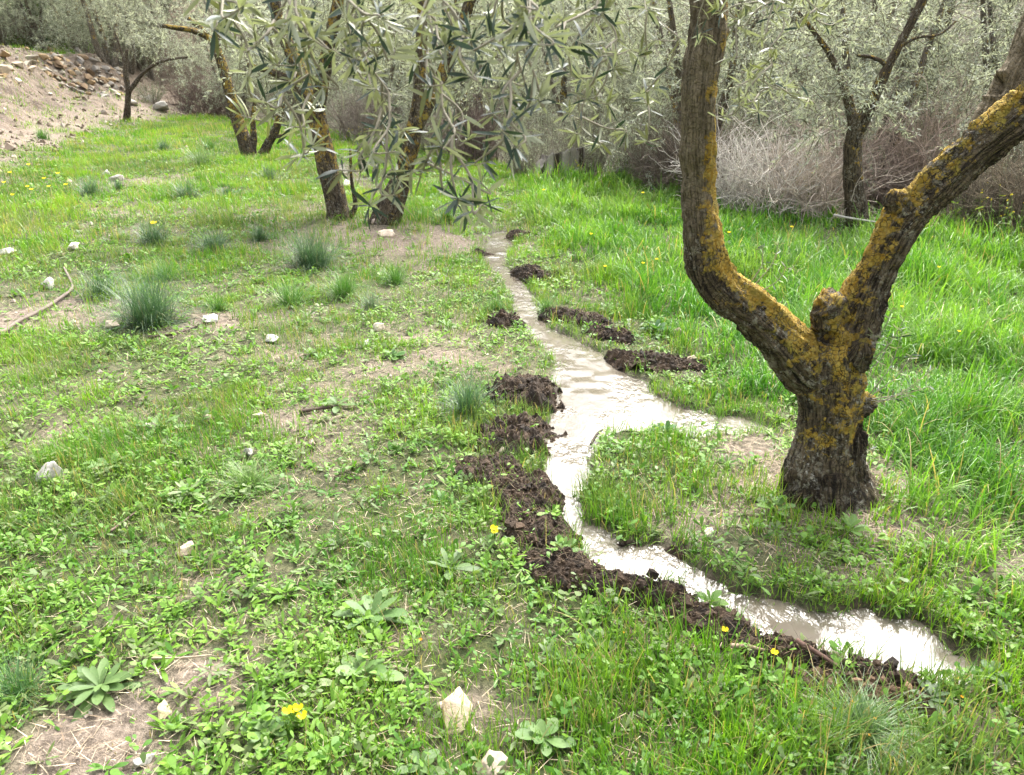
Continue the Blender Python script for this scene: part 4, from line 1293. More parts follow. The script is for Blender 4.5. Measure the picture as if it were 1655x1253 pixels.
G_ = 'dead leafless bushes along the thicket edge'
brush(1215, 345, 130, 130, (.40, .37, .33), 'pale grey leafless bush directly right of the big tree\'s left limb', G_, 240)
brush(1295, 350, 120, 120, (.34, .29, .24), 'tan leafless bush just left of the dark straight olive trunk', G_)
brush(1335, 345, 110, 150, (.30, .24, .20), 'tall brownish leafless bush behind the dark straight olive trunk', G_)
brush(1440, 345, 130, 170, (.31, .245, .205), 'tall pinkish brown dead bush between the dark olive and the big limb', G_, 240)
brush(1500, 350, 120, 150, (.28, .23, .18), 'brown leafless bush partly hidden by the big tree\'s right limb', G_)
brush(1590, 380, 130, 120, (.12, .10, .075), 'dark tangled bush under the big tree\'s right limb', G_)
brush(1650, 385, 110, 130, (.16, .13, .09), 'brown tangled bush at the right frame edge', G_)
brush(1085, 310, 90, 110, (.13, .105, .085), 'dark brown tangled bush just left of the big tree\'s left limb', G_)
brush(1150, 320, 120, 110, (.16, .13, .10), 'brown tangled bush behind the big tree\'s left limb', G_)
brush(320, 185, 70, 55, (.14, .105, .085), 'dark brown leafless bush behind the thin young olive\'s arching branch', G_)
brush(372, 190, 70, 60, (.16, .12, .10), 'brown leafless bush behind the leaning lichened trunk', G_)
brush(470, 200, 90, 60, (.17, .13, .11), 'brown leafless bush between the leaning trunk and the middle pair', G_)
brush(590, 225, 90, 70, (.20, .17, .14), 'greyish leafless bush seen between the middle pair of trunks', G_)
brush(770, 262, 90, 85, (.13, .10, .085), 'dark leafless bush left of the old stump', G_)
brush(30, 62, 90, 35, (.2, .15, .13), 'reddish brown leafless bush on the terrace at far left', G_)

def shrub(name, px, py, w_px, h_px, label, leafcol, group, n=120, nleaf=26, ll=.035, upright=.8, cat='shrub', silver=.8):
    b = gp(px, py)
    m = mpp(b)
    root = thing(name, b, label, cat, group)
    W, H = w_px * m * .5, h_px * m
    gs = Geo(); gl = Geo()
    for _ in range(n):
        a = rng.uniform(0, 6.28); q = math.sqrt(rng.uniform(0, 1))
        s = np.array([math.cos(a) * W * .35 * q, math.sin(a) * W * .35 * q, -.02])
        e = np.array([math.cos(a) * W * q, math.sin(a) * W * q, H * rng.uniform(.55, 1.05) * (1 - .35 * q * q)])
        c = np.array((.20, .18, .14)) * rng.uniform(.7, 1.2)
        C = tube(gs, [s, s * .5 + e * .5 + rng.normal(0, .03, 3) + np.array([0, 0, .05]), e], [.006, .004, .002], 3, 9, c, cap=False)
        t = rng.uniform(.2, 1, nleaf) * 8
        i = np.minimum(t.astype(int), 7)
        p = C[i] * (1 - (t - i))[:, None] + C[i + 1] * (t - i)[:, None]
        d = norm(C[-1] - C[0])[None] * upright + rand_dirs(nleaf)
        le = ll * rng.uniform(.6, 1.3, nleaf)
        col = np.asarray(leafcol)[None] * rng.uniform(.65, 1.35, (nleaf, 1))
        leaves(gl, p, d, rand_dirs(nleaf) + np.array([0, 0, .7]), le, le * .24, rng.uniform(-.1, .3, nleaf), col, prof=((0, .25), (.45, 1), (1, .08)))
    gs.build('stems', M_TWIG, root)
    gl.build('foliage', M_OLIVE_FAR, root)
    return root

shrub('silver_shrub', 945, 290, 130, 150, 'upright silver leaved shrub rising behind the old stump', (.24, .25, .19), None, 150, 34)
shrub('silver_shrub', 1015, 300, 90, 110, 'low silvery shrub with feathery upright shoots right of the stump', (.27, .285, .215), None, 110, 34, .03)
shrub('round_bush', 1062, 270, 95, 160, 'dense rounded grey green bush left of the big tree\'s left limb', (.13, .155, .10), None, 230, 40)
shrub('silver_shrub', 850, 285, 110, 100, 'loose silver shrub left of the stump behind hanging leaves', (.22, .23, .175), None, 100, 30)
shrub('silver_shrub', 690, 248, 110, 90, 'pale shrub behind the right trunk of the middle pair', (.22, .23, .17), None, 100, 28)
shrub('green_bush', 1600, 345, 160, 150, 'dark green bush beneath the big tree\'s right limb', (.07, .085, .045), None, 200, 34)
shrub('green_bush', 1545, 330, 120, 150, 'grey green bush behind the big tree\'s right limb', (.10, .12, .075), None, 170, 34)
shrub('yellow_shrub', 1480, 300, 130, 190, 'yellowish green tall shrub behind the slanting limb of the dark olive', (.25, .26, .13), None, 190, 34)
shrub('green_bush', 1240, 330, 130, 110, 'thin grey green bush growing through the pale dead brush', (.15, .17, .11), None, 70, 24)
shrub('green_bush', 245, 168, 60, 40, 'small green bush on the grassy slope right of the rocks', (.07, .12, .035), None, 80, 26)

# weeds with yellow heads at the right edge
def weed_stand(px, py, label, n=9, h=.5):
    b = gp(px, py)
    root = thing('flowering_weed', b, label, 'plant', 'tall yellow flowered weeds by the right thicket')
    for _ in range(n):
        gs, gf, gl = Geo(), Geo(), Geo()
        s = np.array([rng.normal(0, .12), rng.normal(0, .12), -.01])
        e = s + np.array([rng.normal(0, .1), rng.normal(0, .1), h * rng.uniform(.6, 1.1)])
        C = tube(gs, [s, (s + e) / 2 + rng.normal(0, .02, 3), e], [.004, .003, .0015], 3, 7, (.12, .17, .05), cap=False)
        k = 8
        p = C[rng.integers(1, 6, k)]
        leaves(gl, p, rand_dirs(k) + np.array([0, 0, .5]), rand_dirs(k) + np.array([0, 0, 1]), rng.uniform(.04, .09, k), rng.uniform(.01, .02, k), rng.uniform(0, .4, k), colmix((.1, .17, .04), (.2, .24, .08), rng.uniform(0, 1, k)))
        k = 7
        leaves(gf, np.repeat(C[-1][None], k, 0), rand_dirs(k) + np.array([0, 0, .4]), rand_dirs(k) + np.array([0, 0, 1]), np.full(k, .012), np.full(k, .009), np.zeros(k), np.repeat([(.6, .5, .06)], k, 0))
        st = gs.build('stem', M_TWIG, root); gl.build('leaves', M_HERB, st); gf.build('blossom', M_PETAL, st)
for (px, py, w) in ((1545, 385, 'yellow flowered weed stand under the big right limb, behind the lush grass'), (1600, 400, 'taller yellow flowered weed stand nearer the right frame edge'), (1640, 410, 'yellow flowered weed stand at the right frame edge'), (1300, 350, 'sparse yellow flowered weeds left of the dark straight olive'), (585, 235, 'yellow flowered weeds between the middle pair of trunks'), (930, 297, 'low yellow flowered weeds at the foot of the stump')):
    weed_stand(px, py, w, 10, .55 if px > 1000 else .35)

# ------------------------------------------------------------------ old stump
def stump():
    b = gp(908, 290); m = mpp(b)
    root = thing('tree_stump', b, 'old grey split tree stump at the edge of the bright grass', 'stump')
    sides, rows = 48, 14
    th = np.linspace(0, 2 * math.pi, sides, endpoint=False)
    top = 42 * m * (1 + .35 * fbm(np.cos(th) * 2.2, np.sin(th) * 2.2, 0, 611, 3))
    V, C = [], []
    for r_ in range(rows):
        t = r_ / (rows - 1)
        rad = 33 * m * (1 + .35 * (1 - t) ** 3) * (1 + .16 * fbm(np.cos(th) * 4, np.sin(th) * 4, t * .6, 601, 3)) * np.array(1.0)
        V.append(np.stack([np.cos(th) * rad * 1.1, np.sin(th) * rad * .9, top * t - .05], -1))
    inner = V[-1] * np.array([.6, .6, 1]) ; inner[:, 2] -= .03
    V.append(inner)
    low = V[-1] * np.array([.5, .5, 1]); low[:, 2] -= .16; V.append(low)
    V = np.array(V)
    n_r = len(V)
    fl = fbm(np.cos(th) * 5, np.sin(th) * 5, 0, 605, 2)
    col = colmix((.035, .027, .02), (.30, .275, .24), sstep(-.3, .5, fl))
    cols = np.repeat(col[None], n_r, 0).copy(); cols[-1] = (.02, .016, .012); cols[-2] *= .7
    i = np.arange(n_r - 1)[:, None] * sides; j = np.arange(sides)[None]; j2 = (j + 1) % sides
    F = np.stack([i + j, i + j2, i + sides + j2, i + sides + j], -1).reshape(-1, 4)
    g = Geo(); g.add(V.reshape(-1, 3), F, cols.reshape(-1, 3))
    cap = len(g.V[0])
    g.add([low.mean(0)], np.zeros((0, 3), int), (.02, .016, .012))
    g.F[3] = [np.stack([np.arange(sides) + (n_r - 1) * sides, (np.arange(sides) + 1) % sides + (n_r - 1) * sides, np.full(sides, cap)], -1)]
    g.build('stump_wood', M_WOOD, root)
    gs = Geo()
    for _ in range(12):
        s = np.array([rng.uniform(-.3, .3), -.3, 0]); e = s + np.array([rng.normal(0, .15), 0, rng.uniform(.5, 1.0)])
        tube(gs, [s, (s + e) / 2 + rng.normal(0, .03, 3), e], [.006, .004, .002], 3, 6, (.28, .25, .2), cap=False)
    gs.build('sucker', M_TWIG, root)
stump()

# ------------------------------------------------------------------ stones
def stone(px, py, w_px, label, col=(.5, .46, .40), seed=0, flat=.6, group=None, rz=None, sink=.2, sub=3):
    p = gp(px, py)
    s = w_px * mpp(p) * .66
    V, F = hull_rock(seed or int(px + py), sub, flat)
    o = mesh_obj('stone', V * s, F, M_STONE, None, np.repeat([col], len(V), 0) * (1 + .3 * fbm(V[:, 0] * 3, V[:, 1] * 3, V[:, 2] * 3, 9, 3))[:, None], smooth=sub > 2)
    o.location = p + np.array([0, 0, s * flat * (1 - 2 * sink) * .6 + .006])
    o.rotation_euler = (rng.uniform(-.25, .25), rng.uniform(-.25, .25), rng.uniform(0, 6) if rz is None else rz)
    tag(o, label, 'stone', group)

W_, T_ = (.37, .35, .31), (.33, .27, .2)
for a in [(82, 778, 42, 'white angular stone standing in the grass at left', W_, 11, .95),
          (738, 1150, 64, 'largest tan stone in the near grass, bottom middle', (.37, .30, .2), 12, .6),
          (718, 1142, 30, 'small tan stone touching the largest near stone', T_, 13, .6),
          (797, 1243, 66, 'cream rounded stone cut off by the bottom edge of the photo', (.37, .31, .23), 14, .6),
          (190, 293, 30, 'pale flat stone in the grass below the left bank, larger of two', W_, 15, .45),
          (176, 284, 16, 'small pale stone just behind the flat stone below the bank', W_, 16, .6),
          (14, 414, 34, 'flat white stone at the left frame edge', W_, 17, .4),
          (121, 406, 24, 'blocky pale stone right of the flat white stone at left', (.56, .5, .42), 18, .6),
          (78, 467, 26, 'whitish stone beside the tip of the fallen branch', W_, 19, .7),
          (183, 531, 34, 'flat tan stone at the foot of the biggest blue green tussock', (.48, .40, .30), 20, .4),
          (340, 517, 30, 'flat pale stone right of the biggest blue green tussock', W_, 21, .35),
          (300, 890, 30, 'cream stone half buried in the near left weeds', T_, 22, .5),
          (612, 537, 22, 'round pale stone above the central bare patch', (.55, .48, .38), 23, .7),
          (592, 559, 15, 'small white stone at the edge of the central bare patch', W_, 24, .6),
          (402, 731, 20, 'small white pointed stone in the left middle grass', W_, 25, .8),
          (338, 672, 22, 'tan stone lying left of the dark twig', T_, 26, .6),
          (440, 548, 26, 'flat whitish stone above the left bare patch', W_, 27, .4),
          (418, 672, 16, 'small pinkish stone right of the tan stone by the twig', (.5, .42, .34), 28, .6),
          (504, 715, 14, 'little pale stone in the straw left of the dug soil', T_, 29, .6),
          (812, 730, 20, 'pinkish stone lodged in the dark dug soil', (.5, .40, .32), 30, .7),
          (270, 1158, 34, 'yellowish stone beside the near bare patch', (.56, .47, .28), 31, .5),
          (235, 1233, 28, 'white stone in the near bare patch at bottom left', W_, 32, .5),
          (1150, 870, 26, 'cream stone on the straw right of the narrow water bend', (.56, .5, .4), 33, .6),
          (1095, 545, 22, 'pale stone in the grass above the right soil heap', T_, 34, .6),
          (1118, 588, 18, 'small tan stone at the end of the right soil heap', T_, 35, .6),
          (625, 380, 34, 'pinkish flat stone in front of the swollen trunk base', (.52, .42, .32), 36, .4),
          (610, 362, 24, 'stone wedged against the swollen trunk base', (.45, .36, .29), 37, .5),
          (560, 300, 20, 'pale stone beside the far glint of water', W_, 38, .5),
          (930, 858, 16, 'brown wet stone in the narrow throat of the stream', (.16, .11, .07), 39, .6),
          (245, 690, 22, 'half buried stone among weeds at left', (.45, .4, .33), 41, .5)]:
    stone(*a)

# broken rock face of the bank
def bank_rocks():
    rs = np.random.default_rng(5)
    meshes = []
    for k in range(7):
        V, F = hull_rock(700 + k, 0, .62, .08)
        meshes.append((V, F))
    protos_ = {}
    lab = [('ochre', (.27, .19, .10)), ('grey', (.25, .225, .19)), ('orange brown', (.215, .15, .09)), ('pale cream', (.34, .30, .23))]
    placed_ = 0
    tries = 0
    while placed_ < 135 and tries < 2000:
        tries += 1
        px = rs.uniform(72, 200); 
        cy_ = 92 + (px - 72) * .28
        py = cy_ + rs.uniform(-12, 42) 
        if px < 100 and py > 125: continue
        if py > 160: continue
        p = gp(px, py)
        m = mpp(p)
        k = int(rs.integers(0, 7)); c = int(rs.integers(0, 4))
        s = m * rs.uniform(4.5, 10.5)
        key = (k, c)
        V, F = meshes[k]
        if key not in protos_:
            o = mesh_obj('rock', V, F, M_STONE, None, np.repeat([lab[c][1]], len(V), 0), smooth=False)
            protos_[key] = o
        else:
            o = protos_[key].copy(); sc.collection.objects.link(o)
        o.location = p + np.array([0, -s * .15, s * .25]); o.scale = (s, s, s * rs.uniform(.7, 1.0))
        o.rotation_euler = (rs.uniform(-.5, .5), rs.uniform(.1, .8), rs.uniform(-.6, .6))
        tag(o, f'{lab[c][0]} angular rock in the tumbled stone face of the left bank', 'rock', f'{lab[c][0]} rocks in the stone face of the bank')
        placed_ += 1
    for i in range(46):
        px = rs.uniform(-60, 110); py = rs.uniform(84, 145) + (0 if px > 20 else 8)
        p = gp(px, py); m = mpp(p); k = int(rs.integers(0, 7)); c = int(rs.choice([0, 3, 3, 0, 1])); s = m * rs.uniform(4, 13)
        o = (protos_.get((k, c)) or protos_[(0, 0)]).copy(); sc.collection.objects.link(o)
        o.location = p + np.array([0, 0, -s * .1]); o.scale = (s * 1.3, s, s * .7)
        o.rotation_euler = (rs.uniform(-.4, .4), rs.uniform(-.4, .4), rs.uniform(0, 6.28))
        tag(o, 'half buried tan block in the bare upper slope of the bank', 'rock', 'half buried blocks in the upper slope of the bank')
    for i, (px, py, w, l) in enumerate([(4, 122, 34, 'tan boulder at the left frame edge of the bank'), (30, 112, 26, 'tan weathered block left of the tumbled stone face'), (52, 120, 22, 'smaller tan block beside the weathered block on the bank'), (136, 84, 18, 'cream boulder crowning the tumbled stone face'), (182, 100, 20, 'whitish flat boulder at the right end of the bank crest'), (205, 140, 18, 'grey boulder behind the thin young olive'), (225, 155, 24, 'grey slab low on the bank right of the young olive'), (262, 178, 34, 'long pale slab at the right foot of the bank'), (245, 165, 22, 'pale slab above the long slab at the bank foot'), (172, 163, 14, 'small grey rock at the foot of the tumbled stones'), (215, 172, 20, 'grey rock right of the young olive\'s foot')]):
        stone(px, py, w, l, (.34, .28, .20) if i < 4 else (.36, .335, .29), 800 + i, .5, sub=2)
bank_rocks()
build_rubble()

# ------------------------------------------------------------------ tussocks
def tussock(px, py, w_px, h_px, label, n=520, col=((.022, .062, .028), (.075, .125, .06)), name='grass_tussock'):
    p = gp(px, py); m = mpp(p)
    n = int(n * 1.35)
    Rr, H = w_px * m * .56, h_px * m * .8
    L0 = math.hypot(Rr, H) * 1.0
    base = rng.normal(0, Rr * .17, (n, 3)); base[:, 2] = -.01
    az = rng.uniform(0, 6.28, n)
    lean = rng.uniform(0.05, 1.3, n); bend = np.abs(rng.normal(.95, .4, n)) * (.5 + .5 * lean)
    th = np.minimum(lean + bend * .45, 1.5)
    L = 1.5 / np.sqrt((np.sin(th) / Rr) ** 2 + (np.cos(th) / H) ** 2) * rng.uniform(.5, 1.1, n)
    wd = np.full(n, .0024) * max(1, (p[1] / 4.5) ** .8) * rng.uniform(.7, 1.3, n)
    t = rng.uniform(0, 1, n)
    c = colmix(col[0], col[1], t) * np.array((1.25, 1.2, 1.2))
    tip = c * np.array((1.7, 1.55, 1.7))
    dr = rng.uniform(0, 1, n) < .06
    c[dr] = (.3, .26, .15)
    g = Geo()
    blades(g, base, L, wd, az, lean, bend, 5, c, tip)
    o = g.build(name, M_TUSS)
    o.location = p
    tag(o, label, 'grass tussock', 'grass tussocks on the left meadow')

BR = ((.03, .10, .015), (.09, .18, .03))
for a in [(242, 522, 150, 85, 'biggest blue green grass tussock, in the left middle', 900),
          (165, 480, 90, 50, 'looser tussock touching the left side of the biggest tussock', 300),
          (505, 432, 110, 60, 'wide blue green tussock below the middle trunks', 650),
          (556, 478, 74, 50, 'vivid green compact tussock right of the central bare ground', 420, BR),
          (640, 455, 56, 42, 'small green tussock right of the vivid compact one', 260, BR),
          (756, 668, 96, 74, 'lone blue green tussock beside the dug soil heap', 520),
          (600, 503, 52, 36, 'small greyish tussock below the vivid compact one', 220, ((.05, .085, .05), (.12, .16, .10))),
          (470, 490, 90, 44, 'ragged green tussock left of the vivid compact one', 280, BR),
          (352, 500, 46, 40, 'small bright tussock right of the biggest tussock', 180, BR),
          (268, 450, 90, 36, 'low loose tussock just behind the biggest tussock', 220, BR),
          (252, 392, 86, 40, 'dull green tussock behind, with a yellow flower in it', 320),
          (346, 405, 80, 36, 'flattened dark tussock right of the flowered one', 340),
          (420, 390, 46, 30, 'small dark tussock left of the wide blue green one', 240),
          (368, 316, 36, 24, 'little dark tussock in front of the leaning lichened trunk', 220),
          (300, 318, 70, 30, 'soft sprawling tussock in the left far meadow', 240),
          (146, 316, 56, 28, 'dark tussock left of the pale flat stone', 260),
          (192, 308, 34, 20, 'tiny dark tussock right of the pale flat stone', 160),
          (266, 245, 32, 18, 'far dull tussock left of the leaning trunk', 160),
          (340, 242, 30, 20, 'far bright tussock just left of the leaning trunk', 160, BR),
          (325, 268, 90, 30, 'faint sprawling tussock below the far tussocks', 260, ((.07, .12, .04), (.13, .19, .08))),
          (432, 290, 44, 26, 'grey green tussock in front of the side stems', 180),
          (722, 360, 46, 32, 'green tussock right of the swollen trunk base', 220, BR),
          (70, 226, 34, 22, 'tuft growing on the bare slope of the left bank', 160, BR),
          (802, 500, 40, 36, 'upright tuft on the left bank of the narrow stream', 160, BR),
          (885, 505, 44, 32, 'tuft between stream and right soil heap', 170, BR),
          (1110, 690, 60, 50, 'thin grass tuft standing in the puddle edge', 70, ((.06, .15, .02), (.14, .24, .04))),
          (1165, 668, 50, 40, 'thin grass tuft in the shallow right arm of the water', 60, ((.06, .15, .02), (.14, .24, .04))),
          (1225, 685, 60, 46, 'grass tuft where the right arm of the water ends', 80, ((.06, .15, .02), (.14, .24, .04))),
          (1010, 662, 44, 26, 'low grass tuft standing in the middle of the water fork', 50, ((.06, .13, .02), (.14, .22, .04))),
          (1390, 1190, 150, 60, 'bent over grass clump below the water\'s near end', 420, ((.04, .10, .03), (.12, .18, .07))),
          (400, 780, 110, 40, 'low spreading tuft in the middle left grass', 300, ((.06, .13, .03), (.14, .21, .06))),
          (30, 1130, 120, 70, 'dark fine bladed tuft at the near left frame edge', 260, ((.03, .09, .025), (.08, .15, .05))),
          (205, 67, 22, 14, 'tuft on the terrace rim above the rocks', 120, BR), (75, 66, 26, 14, 'green tuft on the terrace rim at far left', 120)]:
    tussock(*a)

# ------------------------------------------------------------------ broad leaved rosettes
def rosette(px, py, w_px, label, n=16, ratio=.3, col=((.085, .15, .045), (.14, .22, .07)), el=(.1, .7), name='rosette_weed'):
    p = gp(px, py); m = mpp(p)
    Lm = w_px * m * .42
    az = np.arange(n) * 2.4 + rng.normal(0, .15, n)
    e = np.linspace(el[0], el[1], n)
    d = np.stack([np.cos(az) * np.cos(e), np.sin(az) * np.cos(e), np.sin(e)], -1)
    L = Lm * np.linspace(1.1, .6, n) * rng.uniform(.85, 1.15, n)
    base = np.zeros((n, 3)); base[:, 2] = np.linspace(.012, .025, n)
    base[:, :2] = rng.normal(0, Lm * .04, (n, 2))
    g = Geo()
    leaves(g, base, d, np.repeat([[0, 0, 1.0]], n, 0) + rng.normal(0, .15, (n, 3)), L, L * ratio * rng.uniform(.85, 1.2, n), rng.uniform(.05, .35, n), colmix(col[0], col[1], rng.uniform(0, 1, n)),
           prof=((0, .2), (.15, .3), (.4, .75), (.65, 1.0), (.85, .8), (.95, .45), (1, .08)), fold=.18)
    o = g.build(name, M_HERB); o.location = p
    tag(o, label, 'weed', 'broad leaved rosette weeds')

for a in [(165, 1122, 150, 'biggest grey green rosette weed, near bare earth at bottom left', 24, .26),
          (728, 922, 130, 'upright long leaved rosette left of the dark soil', 9, .26, ((.11, .17, .07), (.15, .22, .09)), (.2, .9)),
          (600, 1000, 150, 'wide rosette weed with hanging leaves in the near middle', 12, .34, ((.09, .17, .05), (.13, .21, .07))),
          (590, 1095, 120, 'light green round leaved rosette in the near middle', 9, .48, ((.12, .21, .06), (.16, .25, .08))),
          (955, 1040, 90, 'rosette with broad leaves among the near grass, centre', 9, .45, ((.07, .15, .03), (.12, .2, .05))),
          (1076, 694, 62, 'dark glossy leaved weed at the water fork', 14, .42, ((.03, .10, .02), (.06, .16, .03)), (.2, 1.0)),
          (255, 690, 90, 'pale long leaved rosette in the left middle grass', 12, .28),
          (180, 760, 90, 'bright rosette right of the white angular stone', 12, .32, ((.11, .2, .05), (.15, .25, .07))),
          (545, 660, 70, 'rosette on straw right of the small stones', 11, .35),
          (500, 575, 56, 'small rosette in the left bare patch', 11, .3),
          (720, 530, 50, 'star shaped pale rosette above the central bare patch', 11, .28),
          (635, 578, 60, 'dark green rosette at the left of the central bare patch', 12, .4, ((.05, .13, .02), (.1, .18, .04))),
          (345, 1105, 70, 'pale starry rosette on the near bare earth', 10, .2, ((.16, .2, .1), (.2, .25, .12))),
          (300, 805, 80, 'pale starry rosette in the left grass', 12, .2, ((.15, .22, .08), (.2, .27, .1))),
          (910, 895, 80, 'leafy weed sprouting from the near dark soil', 12, .34, ((.08, .17, .03), (.13, .22, .05)), (.2, .9)),
          (1150, 970, 70, 'rounded leaf weed overhanging the water', 8, .6, ((.09, .18, .03), (.14, .24, .05)), (.3, 1.0)),
          (1180, 1010, 60, 'second rounded leaf weed on the soil edge of the water', 7, .6, ((.09, .18, .03), (.14, .24, .05)), (.2, .9)),
          (1600, 1100, 80, 'broad leaved weed right of the water\'s near end', 12, .4, ((.07, .15, .04), (.12, .2, .06))),
          (1500, 1140, 90, 'grey leaved sprawling weed below the water\'s near end', 14, .32, ((.10, .16, .07), (.15, .2, .1))),
          (1060, 540, 70, 'dark weed between the two right soil heaps', 13, .4, ((.03, .10, .02), (.07, .15, .03)), (.2, .9)),
          (1440, 640, 50, 'broad weed behind the trunk sprouts', 9, .4, ((.05, .13, .02), (.1, .18, .04)), (.3, 1.0)),
          (880, 1190, 110, 'round leaved weed right of the largest near stone', 10, .5, ((.1, .19, .05), (.15, .24, .07))),
          (1370, 870, 80, 'long leaved weed in front of the big trunk', 10, .3, ((.08, .17, .03), (.13, .22, .05)), (.3, 1.0)),
          (1255, 830, 90, 'broad leaved weed left of the big trunk\'s foot', 10, .4, ((.08, .17, .03), (.13, .22, .05)), (.2, .9)),
          (680, 1240, 100, 'rosette weed at the bottom edge left of the cream stone', 12, .4),
          (430, 1190, 100, 'broad weed left of the yellow flower', 12, .42, ((.1, .19, .05), (.15, .24, .07)))]:
    rosette(*a)

# ------------------------------------------------------------------ dug soil heaps along the channel
def soil_heap(px, py, L_px, W_px, rot, h, label, dry=0.0):
    p = gp(px, py); m = mpp(p)
    a, b = L_px * m * .6, W_px * m * .54
    n = 72
    u = np.linspace(-1.35, 1.35, n)
    gx, gy = np.meshgrid(u, u)
    x, y = gx.ravel() * a, gy.ravel() * b
    ca, sa = math.cos(rot), math.sin(rot)
    X, Yw = x * ca - y * sa, x * sa + y * ca
    wx, wy = X + p[0], Yw + p[1]
    q = np.hypot(gx.ravel(), gy.ravel()) * .92 + .34 * fbm(wx * 8, wy * 8, 0, 651, 3) + .22 * fbm(wx * 26, wy * 26, 0, 653, 2)
    prof = np.clip(1 - q ** 2, -.6, 1)
    lum = np.abs(fbm(wx * 15, wy * 15, 0, 655, 4, .55))
    fine = np.abs(fbm(wx * 70, wy * 70, 0, 657, 3, .6))
    z = height(wx, wy) - p[2] + h * .92 * np.sign(prof) * np.abs(prof) ** .6 * (.6 + .5 * lum) + .008 * fine - .004
    z = np.where(prof < 0, height(wx, wy) - p[2] + h * prof, z)
    i = (np.arange(n - 1)[:, None] * n + np.arange(n - 1)[None]).ravel()
    F = np.stack([i, i + 1, i + n + 1, i + n], -1)
    F = F[(prof[F] > -.3).any(1)]
    t = np.clip(.5 + .6 * fbm(wx * 30, wy * 30, 0, 661, 3), 0, 1)
    col = colmix((.014, .009, .005), (.066, .042, .024), t) * (1 + 2.2 * dry)
    g = Geo(); g.add(np.stack([X, Yw, z], -1), F, col)
    # clods
    k = int(130 * a * b / .02) + 50
    k = min(k, 500)
    V0, F0 = hull_rock(90, 0, .75)
    r_ = np.sqrt(rng.uniform(0, 1, k)) * 1.12; th = rng.uniform(0, 6.28, k)
    lx, ly = r_ * np.cos(th) * a, r_ * np.sin(th) * b
    cx_, cy_ = lx * ca - ly * sa, lx * sa + ly * ca
    ss = np.clip(.0068 * np.exp(rng.normal(0, .68, k)), .0015, .036)
    zz = height(cx_ + p[0], cy_ + p[1]) - p[2] + h * .92 * np.maximum(0, 1 - r_ ** 2) ** .6 * rng.uniform(.6, 1.0, k) + .003
    cc = colmix((.014, .009, .005), (.075, .047, .027), rng.uniform(0, 1, k) ** 1.3) * (1 + 2 * dry)
    for c in range(k):
        rt = Matrix.Rotation(rng.uniform(0, 6.28), 3, Vector(rng.normal(size=3)).normalized())
        Vc = (V0 * rng.uniform(.6, 1.3, 3)) @ np.array(rt).T * ss[c] + np.array([cx_[c], cy_[c], zz[c]])
        g.add(Vc, F0, cc[c])
    # root fibres and straw
    k2 = k // 2 + 30
    th = rng.uniform(0, 6.28, k2); r_ = np.sqrt(rng.uniform(0, 1, k2)) * .95
    lx, ly = r_ * np.cos(th) * a, r_ * np.sin(th) * b
    bx, by = lx * ca - ly * sa, lx * sa + ly * ca
    bz = height(bx + p[0], by + p[1]) - p[2] + h * np.maximum(0, 1 - r_ ** 2) ** .6 * .75 + .004
    blades(g, np.stack([bx, by, bz], -1), rng.uniform(.02, .07, k2), rng.uniform(.001, .0025, k2), rng.uniform(0, 6.28, k2), rng.uniform(.5, 1.7, k2), rng.uniform(0, 1.0, k2), 3, colmix((.05, .034, .02), (.27, .2, .12), rng.uniform(0, 1, k2) ** 2))
    o = g.build('soil_heap', M_SOIL, smooth=False); o.location = p
    tag(o, label, 'soil heap', 'heaps of dug dark soil along the channel')

for a in HEAPS:
    soil_heap(*a)

# ------------------------------------------------------------------ sticks
def stick(pts, r_px, label, col, name='fallen_branch', lift=.01, sub=None):
    P = []
    for px, py in pts:
        q = gp(px, py); P.append(q + np.array([0, 0, lift]))
    P = np.array(P); m = mpp(P[0])
    b = P[0].copy()
    root = None
    g = Geo()
    tube(g, P - b, np.linspace(r_px, r_px * .55, len(P)) * m, 8, 8 * len(P), col, bump=.2, seed=int(pts[0][0]) + 3)
    for s in sub or []:
        Q = np.array([gp(*q) + np.array([0, 0, lift]) for q in s]) - b
        tube(g, Q, np.linspace(r_px * .4, r_px * .2, len(Q)) * m, 6, 6 * len(Q), col)
    o = g.build(name, M_WOOD); o.location = b
    tag(o, label, 'stick')
stick([(-60, 575), (0, 545), (32, 524), (72, 506), (100, 490), (118, 470), (112, 452), (104, 436)], 4.3, 'long bent grey fallen branch lying at the left edge', (.17, .14, .115), lift=.025)
stick([(1283, 1060), (1315, 1080), (1350, 1103)], 5, 'dark brown stick slanting out of the near soil heap', (.10, .06, .045), lift=.05)
stick([(1178, 1068), (1205, 1068), (1232, 1074)], 4, 'short light brown stick left of the near soil heap', (.26, .19, .13), lift=.05)
stick([(485, 670), (515, 664), (548, 660)], 4, 'short dark twig lying in the straw of the middle ground', (.07, .05, .04), lift=.015)
stick([(240, 545), (290, 535), (335, 518)], 2.5, 'thin dark twig below the biggest tussock', (.12, .085, .07), lift=.012)
stick([(1345, 368), (1380, 373), (1412, 376)], 2, 'pale pole lying at the foot of the dark straight olive', (.5, .47, .42), lift=.12)
stick([(180, 870), (205, 848), (222, 835)], 2.5, 'thin twig in the left grass below the bright rosette', (.14, .10, .08), lift=.02)
stick([(250, 1085), (300, 1082), (345, 1076)], 2.2, 'thin tan stalk beside the near bare patch', (.36, .29, .2), lift=.025)
stick([(955, 715), (968, 700), (975, 694)], 2.5, 'little dark twig lying in the water fork', (.06, .045, .035), lift=.05)

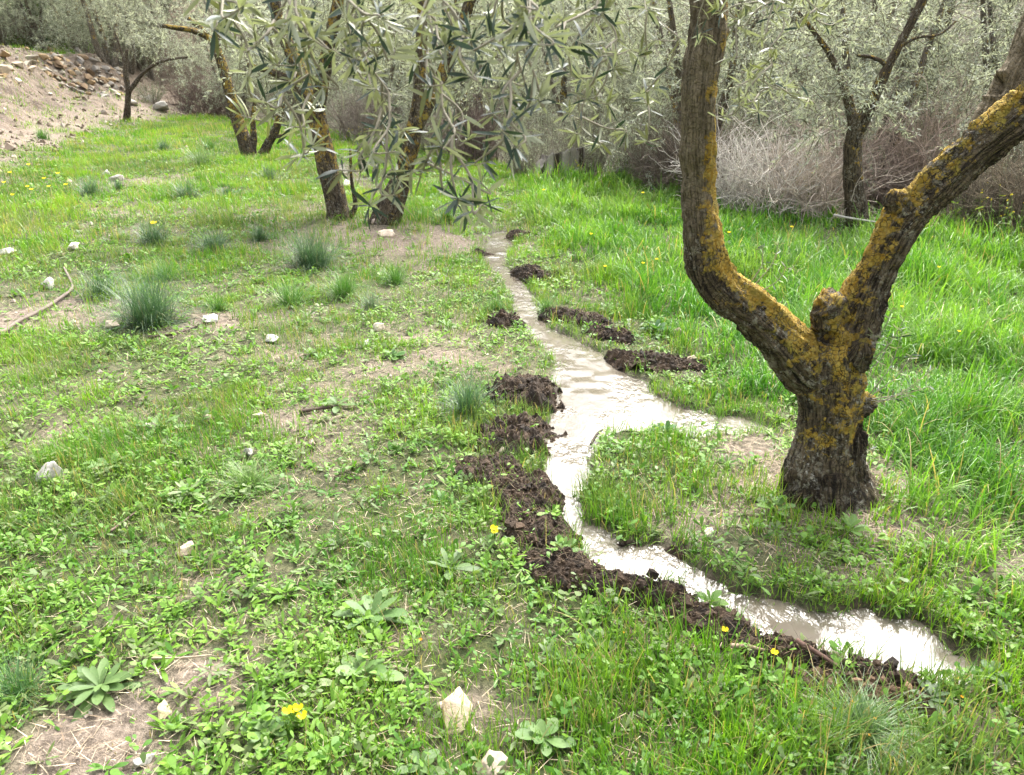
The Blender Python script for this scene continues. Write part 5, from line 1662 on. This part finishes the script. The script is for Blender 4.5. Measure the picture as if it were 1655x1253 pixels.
# ------------------------------------------------------------------ yellow flowers
def flower(px, py, w_px, label, col=(.82, .66, .02), heads=1, petals=5, h=.07):
    p = gp(px, py); m = mpp(p)
    root = thing('yellow_flower', p, label, 'flower', 'yellow wildflowers in the grass')
    L = w_px * m * .5
    for k in range(heads):
        gs, gp_ = Geo(), Geo()
        o = np.array([rng.normal(0, L * .9), rng.normal(0, L * .9), 0]) if heads > 1 else np.zeros(3)
        top = o + np.array([rng.normal(0, .006), rng.normal(0, .006), h * rng.uniform(.8, 1.1)])
        tube(gs, [o * .3, (o * .3 + top) / 2 + rng.normal(0, .003, 3), top], [.0016, .0013, .001], 4, 5, (.10, .17, .04), cap=False)
        az = np.arange(petals) * 6.283 / petals + rng.uniform(0, 6)
        d = np.stack([np.cos(az), np.sin(az), np.full(petals, .35)], -1) + np.array([0, -.35, .1])
        leaves(gp_, np.repeat(top[None], petals, 0), d, np.repeat([[0, -.4, 1.0]], petals, 0), np.full(petals, L), np.full(petals, L * .85), np.full(petals, -.1), np.repeat([col], petals, 0), prof=((0, .2), (.4, .8), (.75, 1), (1, .6)))
        st = gs.build('stem', M_HERB, root); gp_.build('petals', M_PETAL, st)

flower(490, 1172, 19, 'largest bright yellow flower cluster in the near grass', heads=4, petals=4, h=.05)
flower(795, 882, 14, 'yellow flower beside the low crumbly soil heap', heads=3, petals=4)
flower(1253, 1092, 14, 'yellow flower in front of the dark soil heap with stick', heads=1)
flower(1166, 1042, 13, 'yellow bud above the short light brown stick', h=.06)
flower(252, 378, 12, 'yellow flower growing in the dull green tussock', h=.14)
O_ = (.75, .36, .02)
for i, (px, py) in enumerate([(1345, 1170), (1368, 1160), (1410, 1185), (1395, 1212), (1545, 1150), (1010, 1030), (680, 1045)]):
    flower(px, py, 6, 'small orange yellow flower in the near grass below the water', O_, h=.045)
mead = [(980, 480), (1010, 500), (1035, 478), (1055, 495), (1062, 470), (1010, 450), (1120, 480), (1090, 520), (1180, 420), (1225, 430), (960, 420), (1065, 415), (1500, 480), (1560, 520), (1450, 560), (1600, 470), (1530, 600), (1620, 560), (880, 330), (950, 340), (1040, 350), (1210, 395), (1270, 400), (1330, 410)]
for px, py in mead[::2]:
    flower(px + rng.uniform(-8, 8), py + rng.uniform(-8, 8), 6, 'small yellow flower dotting the lush grass right of the stream', h=.24)
for px, py in [(20, 300), (55, 290), (75, 308), (45, 322), (95, 296), (60, 335), (30, 340), (85, 325), (15, 320), (105, 318)]:
    flower(px + rng.uniform(-5, 5), py, 7, 'tiny yellow flower at the foot of the left bank', h=.2)
